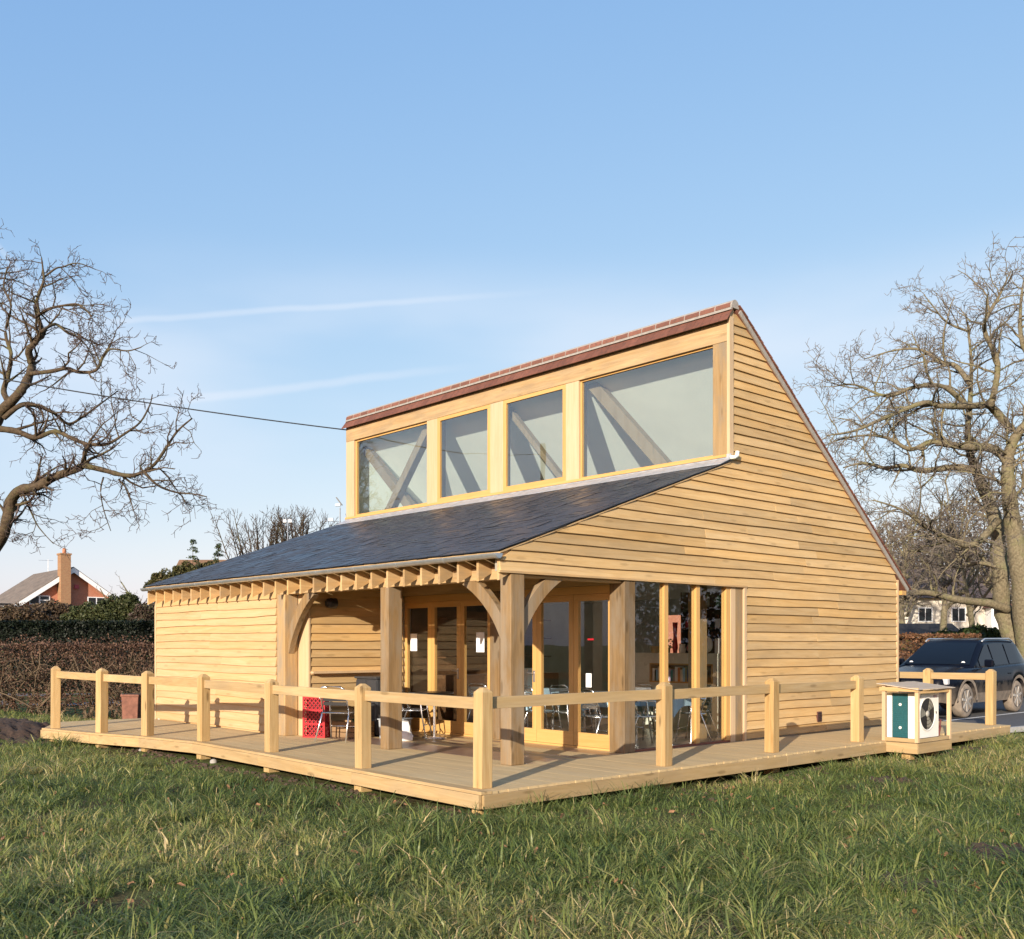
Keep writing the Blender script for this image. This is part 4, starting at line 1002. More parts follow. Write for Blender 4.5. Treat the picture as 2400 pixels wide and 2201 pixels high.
# ------------------------------------------------------------------ grass
def inside(px, py, poly):
    r_ = np.zeros(len(px), bool); n = len(poly)
    for i in range(n):
        x1, y1 = poly[i]; x2, y2 = poly[(i+1) % n]
        if y1 == y2: continue
        c = ((y1 > py) != (y2 > py)) & (px < (x2-x1)*(py-y1)/(y2-y1) + x1); r_ ^= c
    return r_
BLD = [(L, 0), (0, 0), (0, W), (L, W)]
def blades(n, kmin, kmax, umin, umax, hmin, hmax, wid, tuft):
    k = (RNG.random(n)*(kmax**.55-kmin**.55)+kmin**.55)**(1/.55)
    s = (RNG.random(n)*(umax-umin)+umin-UH)/FPX*k
    x = CAM.x + FW.x*k + RT.x*s; y = CAM.y + FW.y*k + RT.y*s
    lx = np.zeros(n); ly = np.zeros(n)
    if tuft:                                                          # gather blades into tussocks that splay outwards
        nt_ = max(1, n//55); ti = RNG.integers(0, nt_, n); tx, ty = x[:nt_].copy(), y[:nt_].copy()
        rad = (.05+.13*RNG.random(nt_))[ti]; a = RNG.random(n)*6.283; q = np.sqrt(RNG.random(n))
        x = tx[ti] + rad*q*np.cos(a); y = ty[ti] + rad*q*np.sin(a); lx, ly = np.cos(a)*q, np.sin(a)*q
        th = (.55+.9*RNG.random(nt_))[ti]
    else: th = np.ones(n)
    patch = vnoise(x, y, .85)*.6 + vnoise(x+31, y+7, .33)*.4
    keep = ~inside(x, y, DK) & ~inside(x, y, BLD) & ~((y > 11.3) & (x < 1.2)) & (patch > .08 + .12*RNG.random(n))
    hutm = (x > 1.3) & (x < 2.0) & (y > 6.4) & (y < 7.7); keep &= ~hutm
    soil = ((x+10.6)**2/2.2 + (y+2.4)**2/1.2) < 1; keep &= ~(soil & (RNG.random(n) < .9))
    for bu, bv, br in ((2110, 2070, .30), (2370, 2000, .35), (1670, 2190, .22), (2080, 1830, .25), (760, 1850, .3)):
        bk = FPX*1.75/(bv-VH); bs = (bu-UH)/FPX*bk; bx = CAM.x+FW.x*bk+RT.x*bs; by = CAM.y+FW.y*bk+RT.y*bs
        keep &= ~((np.hypot(x-bx, y-by) < br*(.7+.6*vnoise(x, y, .15))) & (RNG.random(n) < .93))
    edge = (x < 1.5) & (y > -2.1) & (x > -11.2) & (y < 12); keep &= ~(edge & (RNG.random(n) < .7))     # thin and short by the boards
    x, y, lx, ly, th, patch, k, edge = (a[keep] for a in (x, y, lx, ly, th, patch, k, edge)); n = len(x)
    h = (hmin + (hmax-hmin)*RNG.random(n)**1.6)*th*(.45+.7*patch+.45*vnoise(x+77, y+13, 1.1))*np.where(edge, .55, 1)
    ang = RNG.random(n)*6.283; lean = .4+1.5*RNG.random(n)
    dx = np.cos(ang)*lean*.7 + lx*.8 - .12; dy = np.sin(ang)*lean*.7 + ly*.8 + .08
    wd = wid*(.6+.8*RNG.random(n))*np.clip(k/8, .9, 2.2)
    wx, wy = -np.sin(ang+.6*RNG.standard_normal(n))*wd, np.cos(ang)*wd
    z0 = gz(x, y) - .01
    V = np.zeros((n, 7, 3))
    for j, (t, wf) in enumerate(((0, 1), (.38, .9), (.74, .6))):
        bx_, by_ = x + dx*h*t*t, y + dy*h*t*t; bz = z0 + h*(t - .30*lean*t*t*t)
        V[:, j*2, 0] = bx_-wx*wf; V[:, j*2, 1] = by_-wy*wf; V[:, j*2, 2] = bz
        V[:, j*2+1, 0] = bx_+wx*wf; V[:, j*2+1, 1] = by_+wy*wf; V[:, j*2+1, 2] = bz
    droop = 1 - .45*lean
    V[:, 6, 0] = x + dx*h*1.05; V[:, 6, 1] = y + dy*h*1.05; V[:, 6, 2] = z0 + h*np.clip(droop, .4, 1)
    b = np.arange(n)[:, None]*7
    T = np.concatenate([b + np.array([[0, 1, 3]]), b + np.array([[0, 3, 2]]), b + np.array([[2, 3, 5]]), b + np.array([[2, 5, 4]]), b + np.array([[4, 5, 6]])])
    big = vnoise(x+5, y+9, 1.6)
    tone = np.clip(.10 + .34*(big-.35) + .50*big*RNG.random(n) + .14*vnoise(x+50, y, .5) + .16*RNG.standard_normal(n) + (RNG.random(n) < .08)*.45, 0, 1)
    return V.reshape(-1, 3), T, np.repeat(tone, 7)
parts_ = [blades(165000, 4.6, 22, -400, 2800, .08, .26, .0030, True), blades(180000, 4.6, 26, -400, 2800, .04, .12, .0030, False)]
o_ = 0; Vs, Ts, As = [], [], []
for v_, t_, a_ in parts_: Vs.append(v_); Ts.append(t_ + o_); As.append(a_); o_ += len(v_)
GRASS = leafy('grass_blades', [(.066, .107, .033), (.162, .215, .06), (.27, .295, .09), (.43, .37, .14), (.66, .50, .26)], .4, .45)
tag(npmesh('grass', np.concatenate(Vs), np.concatenate(Ts), GRASS, None, False, np.concatenate(As)), 'rough tussocky grass growing in front of the deck', 'grass', kind='stuff')
# clods and stones
CL = flat('turned_soil', (.07, .042, .028), .95, 0, .35, 12, bmp=.8)
mb = MB(); rs = random.Random(5)
def clod(mb, c, r_):
    vs = [Vector((math.cos(a)*math.cos(b), math.sin(a)*math.cos(b), math.sin(b)*.7))*r_*rs.uniform(.65, 1.2)+Vector(c) for b in (-.6, .5) for a in [j*2*math.pi/6 for j in range(6)]] + [Vector(c)+Vector((0, 0, r_*.75))]
    fs = [(j, (j+1) % 6, 6+(j+1) % 6, 6+j) for j in range(6)] + [(6+j, 6+(j+1) % 6, 12) for j in range(6)]
    mb.add(vs, fs)
for i in range(1500):
    q = rs.random()
    if q < .45: x = rs.uniform(-11.8, 1.4); y = -1.55 - abs(rs.gauss(0, .22)) - (.55 if x < -7.5 else 0)
    elif q < .6: x = rs.gauss(-10.6, .7); y = rs.gauss(-2.5, .45)
    elif q < .8: x = 1.5 + abs(rs.gauss(0, .3)); y = rs.uniform(0, 11.5)
    else:
        bu, bv = rs.choice(((2110, 2070), (2370, 2000), (1670, 2190), (2080, 1830))); bk = FPX*1.75/(bv-VH); p = F(bk + rs.gauss(0, .16), (bu-UH)/FPX*bk + rs.gauss(0, .2)); x, y = p.x, p.y
    r_ = rs.uniform(.008, .045) if q < .8 else rs.uniform(.006, .028)
    clod(mb, (x, y, float(gz(x, y))), r_)
tag(mb.build('soil_clods', CL), 'loose brown soil clods scattered along the deck edge', 'soil', kind='stuff')
SOILM = flat('bare_soil', (.045, .027, .018), .95, 0, .5, 22, bmp=1.0)
def soil_patch(name, cx, cy, rx, ry, hgt, seed):
    """a rough heap or scrape of bare soil, its rim sunk below the turf"""
    n = 46; g = np.linspace(-1.1, 1.1, n); A, B_ = np.meshgrid(g, g, indexing='ij'); x = cx + A*rx; y = cy + B_*ry
    rim = np.hypot(A, B_) + .35*(vnoise(x*3+seed, y*3, .5)-.5)
    hh = np.clip(1-rim**2, -.6, 1)
    z = gz(x, y) + hgt*hh + .05*(vnoise(x+seed, y, .10)-.5)*1.6 + .035*(vnoise(x, y+seed, .04)-.5)*1.6 - .008
    z = np.where(rim > 1.0, gz(x, y) - .05, z)
    I_ = (np.arange(n-1)[:, None]*n + np.arange(n-1)[None]).ravel()
    o = npmesh(name, np.stack([x, y, z], -1).reshape(-1, 3), np.stack([I_, I_+n, I_+n+1, I_+1], -1), SOILM)
    return tag(o, kind='structure')
for i, (bu, bv, br) in enumerate(((2110, 2070, .30), (2370, 2000, .35), (1670, 2190, .22), (2080, 1830, .25))):
    bk = FPX*1.75/(bv-VH); p = F(bk, (bu-UH)/FPX*bk); soil_patch('soil_patch', p.x, p.y, br*1.15, br*1.1, .02, i*11.3)
soil_patch('soil_heap', -11.0, -2.75, 1.35, .85, .16, 5.5)
lv = MB(); lr = random.Random(77)
for i in range(420):
    k = lr.uniform(5.0, 13.0); s_ = lr.uniform(-.55, .55)*k; p = F(k, s_)
    if inside(np.array([p.x]), np.array([p.y]), DK)[0] or (p.x < 0 and p.y > 0): continue
    c = Vector((p.x, p.y, float(gz(p.x, p.y)) + lr.uniform(.02, .09))); a = Vector((lr.gauss(0, 1), lr.gauss(0, 1), lr.gauss(0, .5))).normalized(); b = a.cross(Vector((lr.gauss(0, .5), lr.gauss(0, .5), 1))).normalized(); q = lr.uniform(.018, .038)
    lv.add([c-a*q, c-a*q*.3+b*q*.5, c+a*q*.5+b*q*.4+UP*q*.3, c+a*q, c+a*q*.4-b*q*.45+UP*q*.2, c-a*q*.4-b*q*.5], [(0, 1, 2, 3), (0, 3, 4, 5)])
tag(lv.build('fallen_leaves', flat('dead_leaf', (.20, .10, .045), .8, 0, .5, 30)), 'dead brown leaves lying in the grass', 'leaves', kind='stuff')
for i, (u, v, r_, lb) in enumerate(((500, 1779, .09, 'pale rounded stone lying under the deck front'), (330, 1755, .05, 'small pale stone near the left end of the deck'))):
    k = FPX*1.72/(v-VH); p = F(k, (u-UH)/FPX*k); mb = MB(); clod(mb, (p.x, p.y, float(gz(p.x, p.y))+.01), r_)
    o = mb.build('stone', flat('pale_stone', (.33, .31, .28), .9, 0, .2, 20), None, True); s_ = o.modifiers.new('s', 'SUBSURF'); s_.levels = s_.render_levels = 2; tag(o, lb, 'stone')

# ------------------------------------------------------------------ trees, shrubs and hedges
def bark(name, a, b_, c_):
    ma, t, b = mat_base(name, .9, 0, .15)
    tc = N(t, 'ShaderNodeTexCoord'); n1 = noise(t, tc.outputs['Object'], 1.6, 6, .65); n2 = noise(t, tc.outputs['Object'], 14, 4, .6)
    c = mixrgb(t, ramp(t, n2, .3, .7), a, b_); c = mixrgb(t, ramp(t, n1, .5, .68, 0, .75), c, c_)
    t.links.new(c, b.inputs['Base Color']); bump(t, b, n2, .8, .03); return ma
BARK_L = bark('oak_bark_brown', (.045, .032, .022), (.11, .08, .05), (.10, .095, .04))
BARK_R = bark('oak_bark_lichen', (.10, .082, .052), (.23, .195, .125), (.16, .16, .07))
TWIG_L = flat('oak_twigs_brown', (.075, .05, .042), .9, 0, .3, 3)
TWIG_R = flat('oak_twigs_grey', (.145, .12, .095), .9, 0, .3, 3)
TWIG_D = flat('wood_twigs_dim', (.12, .09, .075), .9, 0, .3, 2)
class Tree:
    def __init__(s, seed, dens=(1.5, 2.6, 4.2, 4.0), ratio=(.55, .5, .5, .45), minr=.006, wig=.22, up=.06, maxlev=4, lmin=.18, l1=2.6):
        s.r = random.Random(seed); s.thick = MB(); s.thin = MB(); s.d = dens; s.ratio = ratio; s.minr = minr; s.wig = wig; s.up = up; s.ml = maxlev; s.lmin = lmin; s.l1 = l1
    def seed(s, pts, r0, r1, spawn=True, t0=.15):
        pts = [Vector(p) for p in pts]; n = len(pts); out_ = []
        for i in range(n-1):                                         # smooth and jitter the limb
            a, b = pts[i], pts[i+1]; p_, q_ = pts[max(i-1, 0)], pts[min(i+2, n-1)]
            for j in range(4):
                t = j/4; out_.append(.5*((2*a) + (b-p_)*t + (2*p_-5*a+4*b-q_)*t*t + (3*a-p_-3*b+q_)*t**3))
        out_.append(pts[-1]); m_ = len(out_)
        rad = [(r0+(r1-r0)*i/(m_-1))*s.r.uniform(.9, 1.12) for i in range(m_)]
        s.thick.tube(out_, rad, 8)
        if spawn: s.kids(out_, rad, 0, t0)
    def kids(s, pts, rad, lev, t0):
        if lev >= s.ml: return
        tot = sum((pts[i+1]-pts[i]).length for i in range(len(pts)-1)); n = tot*s.d[lev]; n = int(n) + (s.r.random() < n-int(n))
        for c in range(n):
            f = t0 + (1-t0)*((c + s.r.random())/max(n, 1)); x = f*(len(pts)-1); i = min(int(x), len(pts)-2); q = x-i
            p = pts[i].lerp(pts[i+1], q); r_ = rad[i]; d = (pts[i+1]-pts[i]).normalized()
            a = d.orthogonal().normalized(); b = d.cross(a); th = s.r.uniform(0, 6.283); an = s.r.uniform(.55, 1.25)
            nd = d*math.cos(an) + (a*math.cos(th)+b*math.sin(th))*math.sin(an)
            ln = (s.l1 if lev == 0 else tot*s.ratio[lev])*s.r.uniform(.45, 1.15)*(1-.35*f)
            s.branch(p, nd, max(ln, s.lmin), max(r_*s.r.uniform(.38, .6) if lev else min(r_*.6, .045), s.minr), lev+1)
    def branch(s, p, d, ln, r_, lev):
        n = max(3, min(9, int(ln/.16) if lev > 2 else int(ln/.24))); st = ln/n; pts = [p.copy()]; d = d.copy(); bend = Vector((s.r.gauss(0, 1), s.r.gauss(0, 1), s.r.gauss(0, 1)))*.05
        for i in range(n):
            d = d + Vector((s.r.gauss(0, s.wig), s.r.gauss(0, s.wig), s.r.gauss(0, s.wig)+s.up)) + bend; d.normalize(); pts.append(pts[-1]+d*st)
        rad = [max(r_*(1-.72*i/n), s.minr*.6) for i in range(n+1)]
        (s.thick if lev <= 1 else s.thin).tube(pts, rad, 6 if lev == 1 else (4 if lev == 2 else 3), False)
        s.kids(pts, rad, lev, .12)
    def build(s, name, label, bark_, twig, loc, group=None, cat='tree'):
        t = thing(name, label, cat, loc, 0, group); L_ = Vector(loc)
        for mb_, nm, mt in ((s.thick, 'trunk', bark_), (s.thin, 'crown', twig)):
            mb_.v = [(v[0]-L_.x, v[1]-L_.y, v[2]-L_.z) for v in mb_.v]; mb_.build(nm, mt, t, True)
        return t
ZL = lambda x, y: (x/2.31, 500+y/2.31)
ZR = lambda x, y: (1700+x/1.8486, 550+y/1.8486)
def limb(tr, conv, pts, k, r0, r1, dk=0.0, **kw):
    n = len(pts); P = []
    for i, p in enumerate(pts):
        u, v = conv(*p); P.append(at(u, v, k + dk*i/max(n-1, 1) + tr.r.gauss(0, .12)))
    tr.seed(P, r0, r1, **kw)
KL = 26.0
tl = Tree(21, dens=(3.6, 5.0, 6.6, 5.2), l1=1.55, wig=.27, up=.03, minr=.0085)
limb(tl, ZL, [(-360, 2950), (-330, 2350), (-260, 1900), (-170, 1500), (-60, 1180), (0, 1080)], KL, .42, .17, spawn=False)
limb(tl, ZL, [(-260, 1960), (-110, 1900), (0, 1765), (35, 1680), (60, 1560), (110, 1500), (200, 1480), (290, 1430), (400, 1390), (455, 1365)], KL, .17, .085, -1.0)
limb(tl, ZL, [(455, 1365), (560, 1390), (640, 1412), (720, 1420), (790, 1392), (840, 1355), (900, 1270), (960, 1180), (1040, 1110)], KL-1, .07, .018, -.6)
limb(tl, ZL, [(780, 1400), (850, 1470), (950, 1510), (1050, 1520), (1120, 1535)], KL-1.3, .035, .012, .4)
limb(tl, ZL, [(455, 1365), (462, 1300), (490, 1255), (580, 1250), (680, 1190), (760, 1130), (810, 1040), (825, 980)], KL-1, .055, .012, .8)
limb(tl, ZL, [(-20, 1165), (90, 1180), (190, 1215), (300, 1180), (400, 1225), (490, 1255)], KL, .08, .04, -.8)
limb(tl, ZL, [(0, 1080), (90, 990), (140, 920), (172, 830), (155, 745), (190, 700), (225, 640), (200, 540), (200, 470), (235, 370), (232, 300), (225, 240)], KL, .13, .014, .8)
limb(tl, ZL, [(150, 870), (280, 855), (360, 840), (430, 860), (520, 850), (560, 770), (600, 735), (690, 745), (765, 725)], KL, .06, .012, -1.2)
limb(tl, ZL, [(20, 1110), (110, 1040), (190, 1040), (290, 1080), (370, 1140), (450, 1100), (560, 1020), (640, 960)], KL, .07, .012, 1.0)
limb(tl, ZL, [(40, 1010), (20, 960), (45, 870), (60, 760), (30, 650), (60, 500), (20, 400), (40, 290)], KL+.5, .08, .014, 1.2)
limb(tl, ZL, [(195, 560), (260, 520), (340, 500), (430, 495), (500, 560)], KL, .045, .012, -.8)
limb(tl, ZL, [(225, 640), (300, 600), (370, 650), (460, 680), (560, 720)], KL, .045, .012, .9)
limb(tl, ZL, [(235, 350), (300, 300), (340, 290), (420, 270), (520, 305)], KL+.6, .028, .01, .3)
limb(tl, ZL, [(-60, 1180), (-200, 900), (-150, 600), (-60, 400), (-20, 260)], KL+1, .12, .02, 1.0)
limb(tl, ZL, [(560, 1430), (545, 1500), (560, 1600), (600, 1720)], KL-1, .022, .008, .2); limb(tl, ZL, [(640, 1440), (690, 1500), (720, 1600), (740, 1650)], KL-1, .022, .008, .3)
limb(tl, ZL, [(130, 1530), (170, 1620), (210, 1700), (290, 1790)], KL, .03, .009, .3)
tl.build('oak_tree', 'bare brown oak reaching in from the left edge', BARK_L, TWIG_L, at(-150, 1770, KL))

KR = 35.0
tr = Tree(5, dens=(3.1, 4.2, 5.6, 4.4), l1=2.25, wig=.22, up=.05, minr=.0105, lmin=.25)
limb(tr, ZR, [(1330, 2050), (1260, 1780), (1205, 1640), (1195, 1500), (1185, 1380), (1170, 1240), (1135, 1140), (1085, 1020), (1062, 950), (1050, 850), (1062, 700), (1065, 540), (1050, 400)], KR, .37, .03, 1.0, t0=.35)
limb(tr, ZR, [(1330, 2050), (1300, 1700), (1275, 1450), (1245, 1250), (1225, 1090), (1225, 980), (1255, 880), (1330, 780), (1400, 600)], KR-.5, .40, .08, -1.5, t0=.4)
limb(tr, ZR, [(1215, 970), (1150, 925), (1030, 918), (960, 908), (890, 898), (800, 930), (700, 880), (600, 870), (480, 890)], KR, .16, .02, -2.0)
limb(tr, ZR, [(1085, 1020), (1000, 1008), (850, 1022), (770, 1000), (690, 1012), (600, 990), (510, 1010)], KR, .13, .02, 1.2)
limb(tr, ZR, [(1240, 850), (1150, 745), (1090, 742), (930, 742), (860, 728), (700, 790), (560, 850), (440, 870)], KR, .15, .02, -2.5)
limb(tr, ZR, [(1062, 650), (1000, 570), (930, 552), (850, 500), (740, 500), (600, 540)], KR+.5, .10, .016, 1.5)
limb(tr, ZR, [(1060, 760), (950, 660), (820, 660), (700, 700), (560, 650), (460, 660)], KR, .10, .015, -1.5)
limb(tr, ZR, [(1055, 420), (960, 380), (900, 310), (860, 260)], KR+1, .05, .014, .5)
limb(tr, ZR, [(1150, 745), (1180, 560), (1120, 400), (1180, 280), (1240, 150)], KR-1, .12, .014, -.8)
limb(tr, ZR, [(1400, 620), (1290, 480), (1280, 300), (1300, 160)], KR-1.5, .12, .014, 1)
limb(tr, ZR, [(1180, 1240), (1080, 1340), (990, 1330), (900, 1280), (860, 1260), (760, 1190), (640, 1150)], KR-1, .13, .02, -2)
limb(tr, ZR, [(1225, 1625), (1150, 1598), (1090, 1592), (1000, 1580), (880, 1552), (800, 1560), (700, 1620)], KR, .17, .06, -1.5, t0=.5)
limb(tr, ZR, [(1190, 1450), (1100, 1420), (1000, 1440), (900, 1380), (780, 1370)], KR, .10, .02, 2)
tr.build('oak_tree', 'tall bare lichen grey oak behind the parked dark car', BARK_R, TWIG_R, at(2400, 1560, KR))

def plain_tree(seed, u, k, h, label, r0=.2, lean=0.0, spread=2.6, dens=(1.0, 1.8, 3.0, 2.0), group=None, twig=TWIG_D, bk=BARK_R, fork=.35, name='bare_tree', ml=4):
    t = Tree(seed, dens=dens, l1=spread, wig=.2, up=.08, minr=.011, lmin=.3, maxlev=ml)
    b = at(u, VH, k); b.z = -.32; top = b + RT*lean + Vector((0, 0, h))
    mid = b.lerp(top, .5) + Vector((t.r.gauss(0, .25), t.r.gauss(0, .25), 0))
    t.seed([b, b.lerp(mid, .5), mid, mid.lerp(top, .5) + Vector((t.r.gauss(0, .3), t.r.gauss(0, .3), 0)), top], r0, .03, t0=fork)
    for j in range(3):
        q = b.lerp(top, .38+.12*j); d = RT*t.r.uniform(-1, 1) + FW*t.r.uniform(-.6, .6); d.normalize()
        t.seed([q, q + d*h*.12 + UP*h*.13, q + d*h*.22 + UP*h*.30], r0*.5, .03, t0=.1)
    return t.build(name, label, bk, twig, b, group)
G_ = 'bare trees beyond the car park'
for sd, u, k, h, ln, lb, r0 in ((31, 2205, 46, 8.5, .1, 'slim bare tree with upright trunk before the white house', .20), (32, 2300, 44, 8.0, -1.6, 'bare tree with leaning mossy trunk beside the big oak', .17), (33, 2120, 58, 9.0, .4, 'bare tree rising behind the gable corner', .22), (34, 2060, 55, 8.0, 0, 'bare tree mostly hidden by the gable', .2),
                                (35, 2260, 66, 11.5, .3, 'tall twiggy tree far behind the white house', .25), (36, 2390, 60, 12, 0, 'dense twiggy tree at the far right behind the oak', .25), (37, 2165, 70, 11.0, -.3, 'distant pale twiggy tree over the black shed', .24), (38, 2330, 72, 11.5, 0, 'distant twiggy tree between oak and white house', .24)):
    plain_tree(sd, u, k, h, lb, r0, ln, 2.5, (2.1, 3.0, 3.4, 1.8) if k < 50 else (2.8, 3.4, 3.0, .9), G_)
plain_tree(41, 276, 62, 5.6, 'small bare tree standing right of the brick house', .13, .2, 1.5, (1.6, 2.4, 3.2, 1.5), None, TWIG_D, BARK_R, .4)
# many-stemmed bare shrubs seen over the slate roof
def shrub(seed, u, v, k, nst, h, spread, label, group=None):
    t = Tree(seed, dens=(2.2, 3.0, 3.2, 2), l1=.8, wig=.12, up=.22, minr=.010, lmin=.2, maxlev=2); b = at(u, v, k); gr = Vector((b.x, b.y, -.3))
    for i in range(nst):
        a = t.r.gauss(0, 1)*.5; p = gr + RT*(t.r.gauss(0, 1)*.35*spread) + FW*t.r.gauss(0, .5); q = b + RT*(a*spread) + FW*t.r.gauss(0, .5)
        t.seed([p, p.lerp(q, .6), q, q + RT*a*spread*.35 + UP*h*t.r.uniform(.55, 1.05)], .045, .009, t0=.5)
    t.build('bare_shrub', label, BARK_L, TWIG_L, gr, group, 'shrub')
shrub(51, 622, 1300, 40, 30, 1.5, 1.3, 'upright bare shrub showing over the slate roof', 'bare shrubs behind the roof')
shrub(52, 705, 1275, 40, 20, 1.1, 1.0, 'thinner bare shrub nearer the clerestory, over the slate roof', 'bare shrubs behind the roof')

def leafmass(name, label, cat, regions, n, size, cols, kind=None, group=None, stems=None, trans=.2, parent=None, sm_mat=None):
    """regions: (centre, half sizes along RT, FW, UP, weight, box?)"""
    rg = np.random.default_rng(abs(hash(label)) % 1000 if False else len(label)*7+n); ws = np.array([q[4] for q in regions], float); ws /= ws.sum()
    P = []; T = []
    for q, w_ in zip(regions, ws):
        m_ = int(n*w_); c, a, b, h = Vector(q[0]), *q[1:4]
        if q[5]: l = rg.uniform(-1, 1, (m_, 3)); f = rg.integers(0, 3, m_); l[np.arange(m_), [0 if i == 0 else (1 if i == 1 else 2) for i in f]] = np.where(rg.random(m_) < .75, np.sign(l[np.arange(m_), f]), l[np.arange(m_), f]) if False else l[np.arange(m_), f]
        else:
            l = rg.standard_normal((m_, 3)); l /= np.linalg.norm(l, axis=1)[:, None]; l *= (rg.random(m_)**.28)[:, None]
            l *= (1 + .22*np.sin(l[:, :1]*7+1) * np.cos(l[:, 2:]*6))
        if q[5]: l[:, 1] = np.where(rg.random(m_) < .7, -1 + .35*rg.random(m_), l[:, 1]); l[:, 2] = np.where(rg.random(m_) < .25, 1 - .1*rg.random(m_), l[:, 2])
        l += rg.standard_normal((m_, 3))*.03
        w3 = np.array(c)[None] + l[:, :1]*a*np.array(RT)[None] + l[:, 1:2]*b*np.array(FW)[None] + l[:, 2:]*h*np.array(UP)[None]
        P.append(w3); T.append(np.clip(.5 + .18*rg.standard_normal(m_) + .35*(vnoise(w3[:, 0]*3, w3[:, 2]*3+w3[:, 1], .9)-.5), 0, 1))
    P = np.concatenate(P); T = np.concatenate(T); n = len(P)
    a = rg.standard_normal((n, 3)); a /= np.linalg.norm(a, axis=1)[:, None]; b = np.cross(a, rg.standard_normal((n, 3))); b /= np.linalg.norm(b, axis=1)[:, None]
    s_ = size*(.5+rg.random(n))[:, None]
    V = np.stack([P - a*s_, P + b*s_*.55, P + a*s_, P - b*s_*.55], 1).reshape(-1, 3); Fc = np.arange(n*4).reshape(-1, 4)
    return V, Fc, np.repeat(T, 4)
def plant(name, label, cat, regions, n, size, cols, loc, group=None, stem_mb=None, stem_mat=None, part='foliage', trans=.2):
    t = thing(name, label, cat, loc, 0, group); V, Fc, T = leafmass(name, label, cat, regions, n, size, cols)
    V = V - np.array(loc)[None]
    npmesh(part, V, Fc, leafy(name + '_leaves_' + str(n), cols, .6, trans), t, False, T)
    if stem_mb is not None:
        stem_mb.v = [tuple(Vector(v)-Vector(loc)) for v in stem_mb.v]; stem_mb.build('stems', stem_mat, t)
    return t
# brown beech hedge in front of the lane: crooked stems, thin at the foot
rs = random.Random(9); st = MB()
for i in range(150):
    s_ = rs.uniform(-15.5, -6.2); k = 24.2 + rs.uniform(-.4, .4); p = F(k, s_, -.32); pts = [p]; d = Vector((rs.gauss(0, .2), rs.gauss(0, .2), 1))
    for j in range(6): d += Vector((rs.gauss(0, .28), rs.gauss(0, .28), .1)); d.normalize(); pts.append(pts[-1] + d*rs.uniform(.24, .34))
    st.tube(pts, [rs.uniform(.016, .034)*(1-.11*j) for j in range(7)], 5)
    for c in range(9):
        j = rs.randrange(1, 6); q = pts[j]; d2 = Vector((rs.gauss(0, 1), rs.gauss(0, 1), rs.uniform(-.2, .9))).normalized(); pp = [q]
        for _ in range(4): d2 += Vector((rs.gauss(0, .3), rs.gauss(0, .3), rs.gauss(.05, .2))); d2.normalize(); pp.append(pp[-1]+d2*rs.uniform(.07, .16))
        st.tube(pp, [.009, .008, .007, .006, .004], 3, False)
hc = F(24.2, -10.8, .78)
plant('beech_hedge', 'ragged brown beech hedge behind the left end of the deck', 'hedge', [(hc, 4.7, .5, .72, 4, True), *[(F(24.2 + rs.uniform(-.2, .2), -15.3 + i*.52, 1.30 + rs.uniform(-.05, .14)), .42, .45, .26 + rs.uniform(0, .1), .075, False) for i in range(18)], (F(24.1, -10.8, .0), 4.7, .45, .28, .45, True)], 30000, .026,
      [(.025, .014, .010), (.07, .036, .022), (.12, .065, .04), (.20, .12, .085), (.04, .05, .016)], F(24.2, -10.8, -.3), None, st, flat('hedge_stems', (.12, .085, .05), .9, 0, .3, 5))
plant('conifer_hedge', 'dense dark clipped conifer hedge across the lane', 'hedge', [(F(39, -17, 1.02), 9.5, .7, 1.32, 1, True)], 70000, .045, [(.002, .004, .002), (.004, .008, .003), (.007, .014, .005), (.012, .017, .007)], F(39, -17, -.3), trans=.05)
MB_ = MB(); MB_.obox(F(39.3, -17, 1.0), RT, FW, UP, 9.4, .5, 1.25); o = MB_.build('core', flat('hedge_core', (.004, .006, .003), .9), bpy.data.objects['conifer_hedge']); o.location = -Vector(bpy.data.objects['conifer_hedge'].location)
def blob(u, v, k, ru, rv, w_=1.0): return (at(u, v, k), ru/FPX*k, ru/FPX*k*.6, rv/FPX*k, w_, False)
plant('bramble_bank', 'brown bramble scrub below the brick house', 'shrub', [blob(40, 1452, 47, 90, 34, 2), blob(120, 1440, 48, 60, 30, 1.5), blob(-40, 1450, 47, 70, 34, 1)], 15000, .07, [(.03, .02, .012), (.075, .05, .03), (.12, .08, .045), (.06, .06, .02)], F(47, -24, -.3))
plant('ivy_bush', 'green ivy covered bush right of the brick house', 'bush', [blob(205, 1447, 47, 55, 32, 1.5), blob(262, 1440, 46, 45, 40, 2), blob(300, 1415, 46, 26, 24, .8)], 18000, .06, [(.012, .018, .007), (.035, .045, .015), (.065, .078, .026), (.11, .105, .045)], F(46, -18, -.3))
plant('thorn_bush', 'dull purple brown thorn bush against the pavilion corner', 'bush', [blob(345, 1450, 44, 40, 40, 1), blob(400, 1440, 45, 50, 50, 1)], 11000, .06, [(.03, .02, .015), (.08, .05, .04), (.06, .06, .03), (.12, .09, .07)], F(44, -15.5, -.3))
plant('mixed_hedge', 'tall olive hedge showing beyond the left roof verge', 'hedge', [blob(385, 1374, 48, 42, 36, 1), blob(435, 1357, 49, 42, 36, 1.2), blob(495, 1345, 50, 50, 28, 1.2), blob(440, 1440, 49, 90, 70, 1.2)], 22000, .065, [(.02, .022, .008), (.055, .058, .018), (.10, .09, .03), (.13, .10, .05)], F(49, -15, -.3))
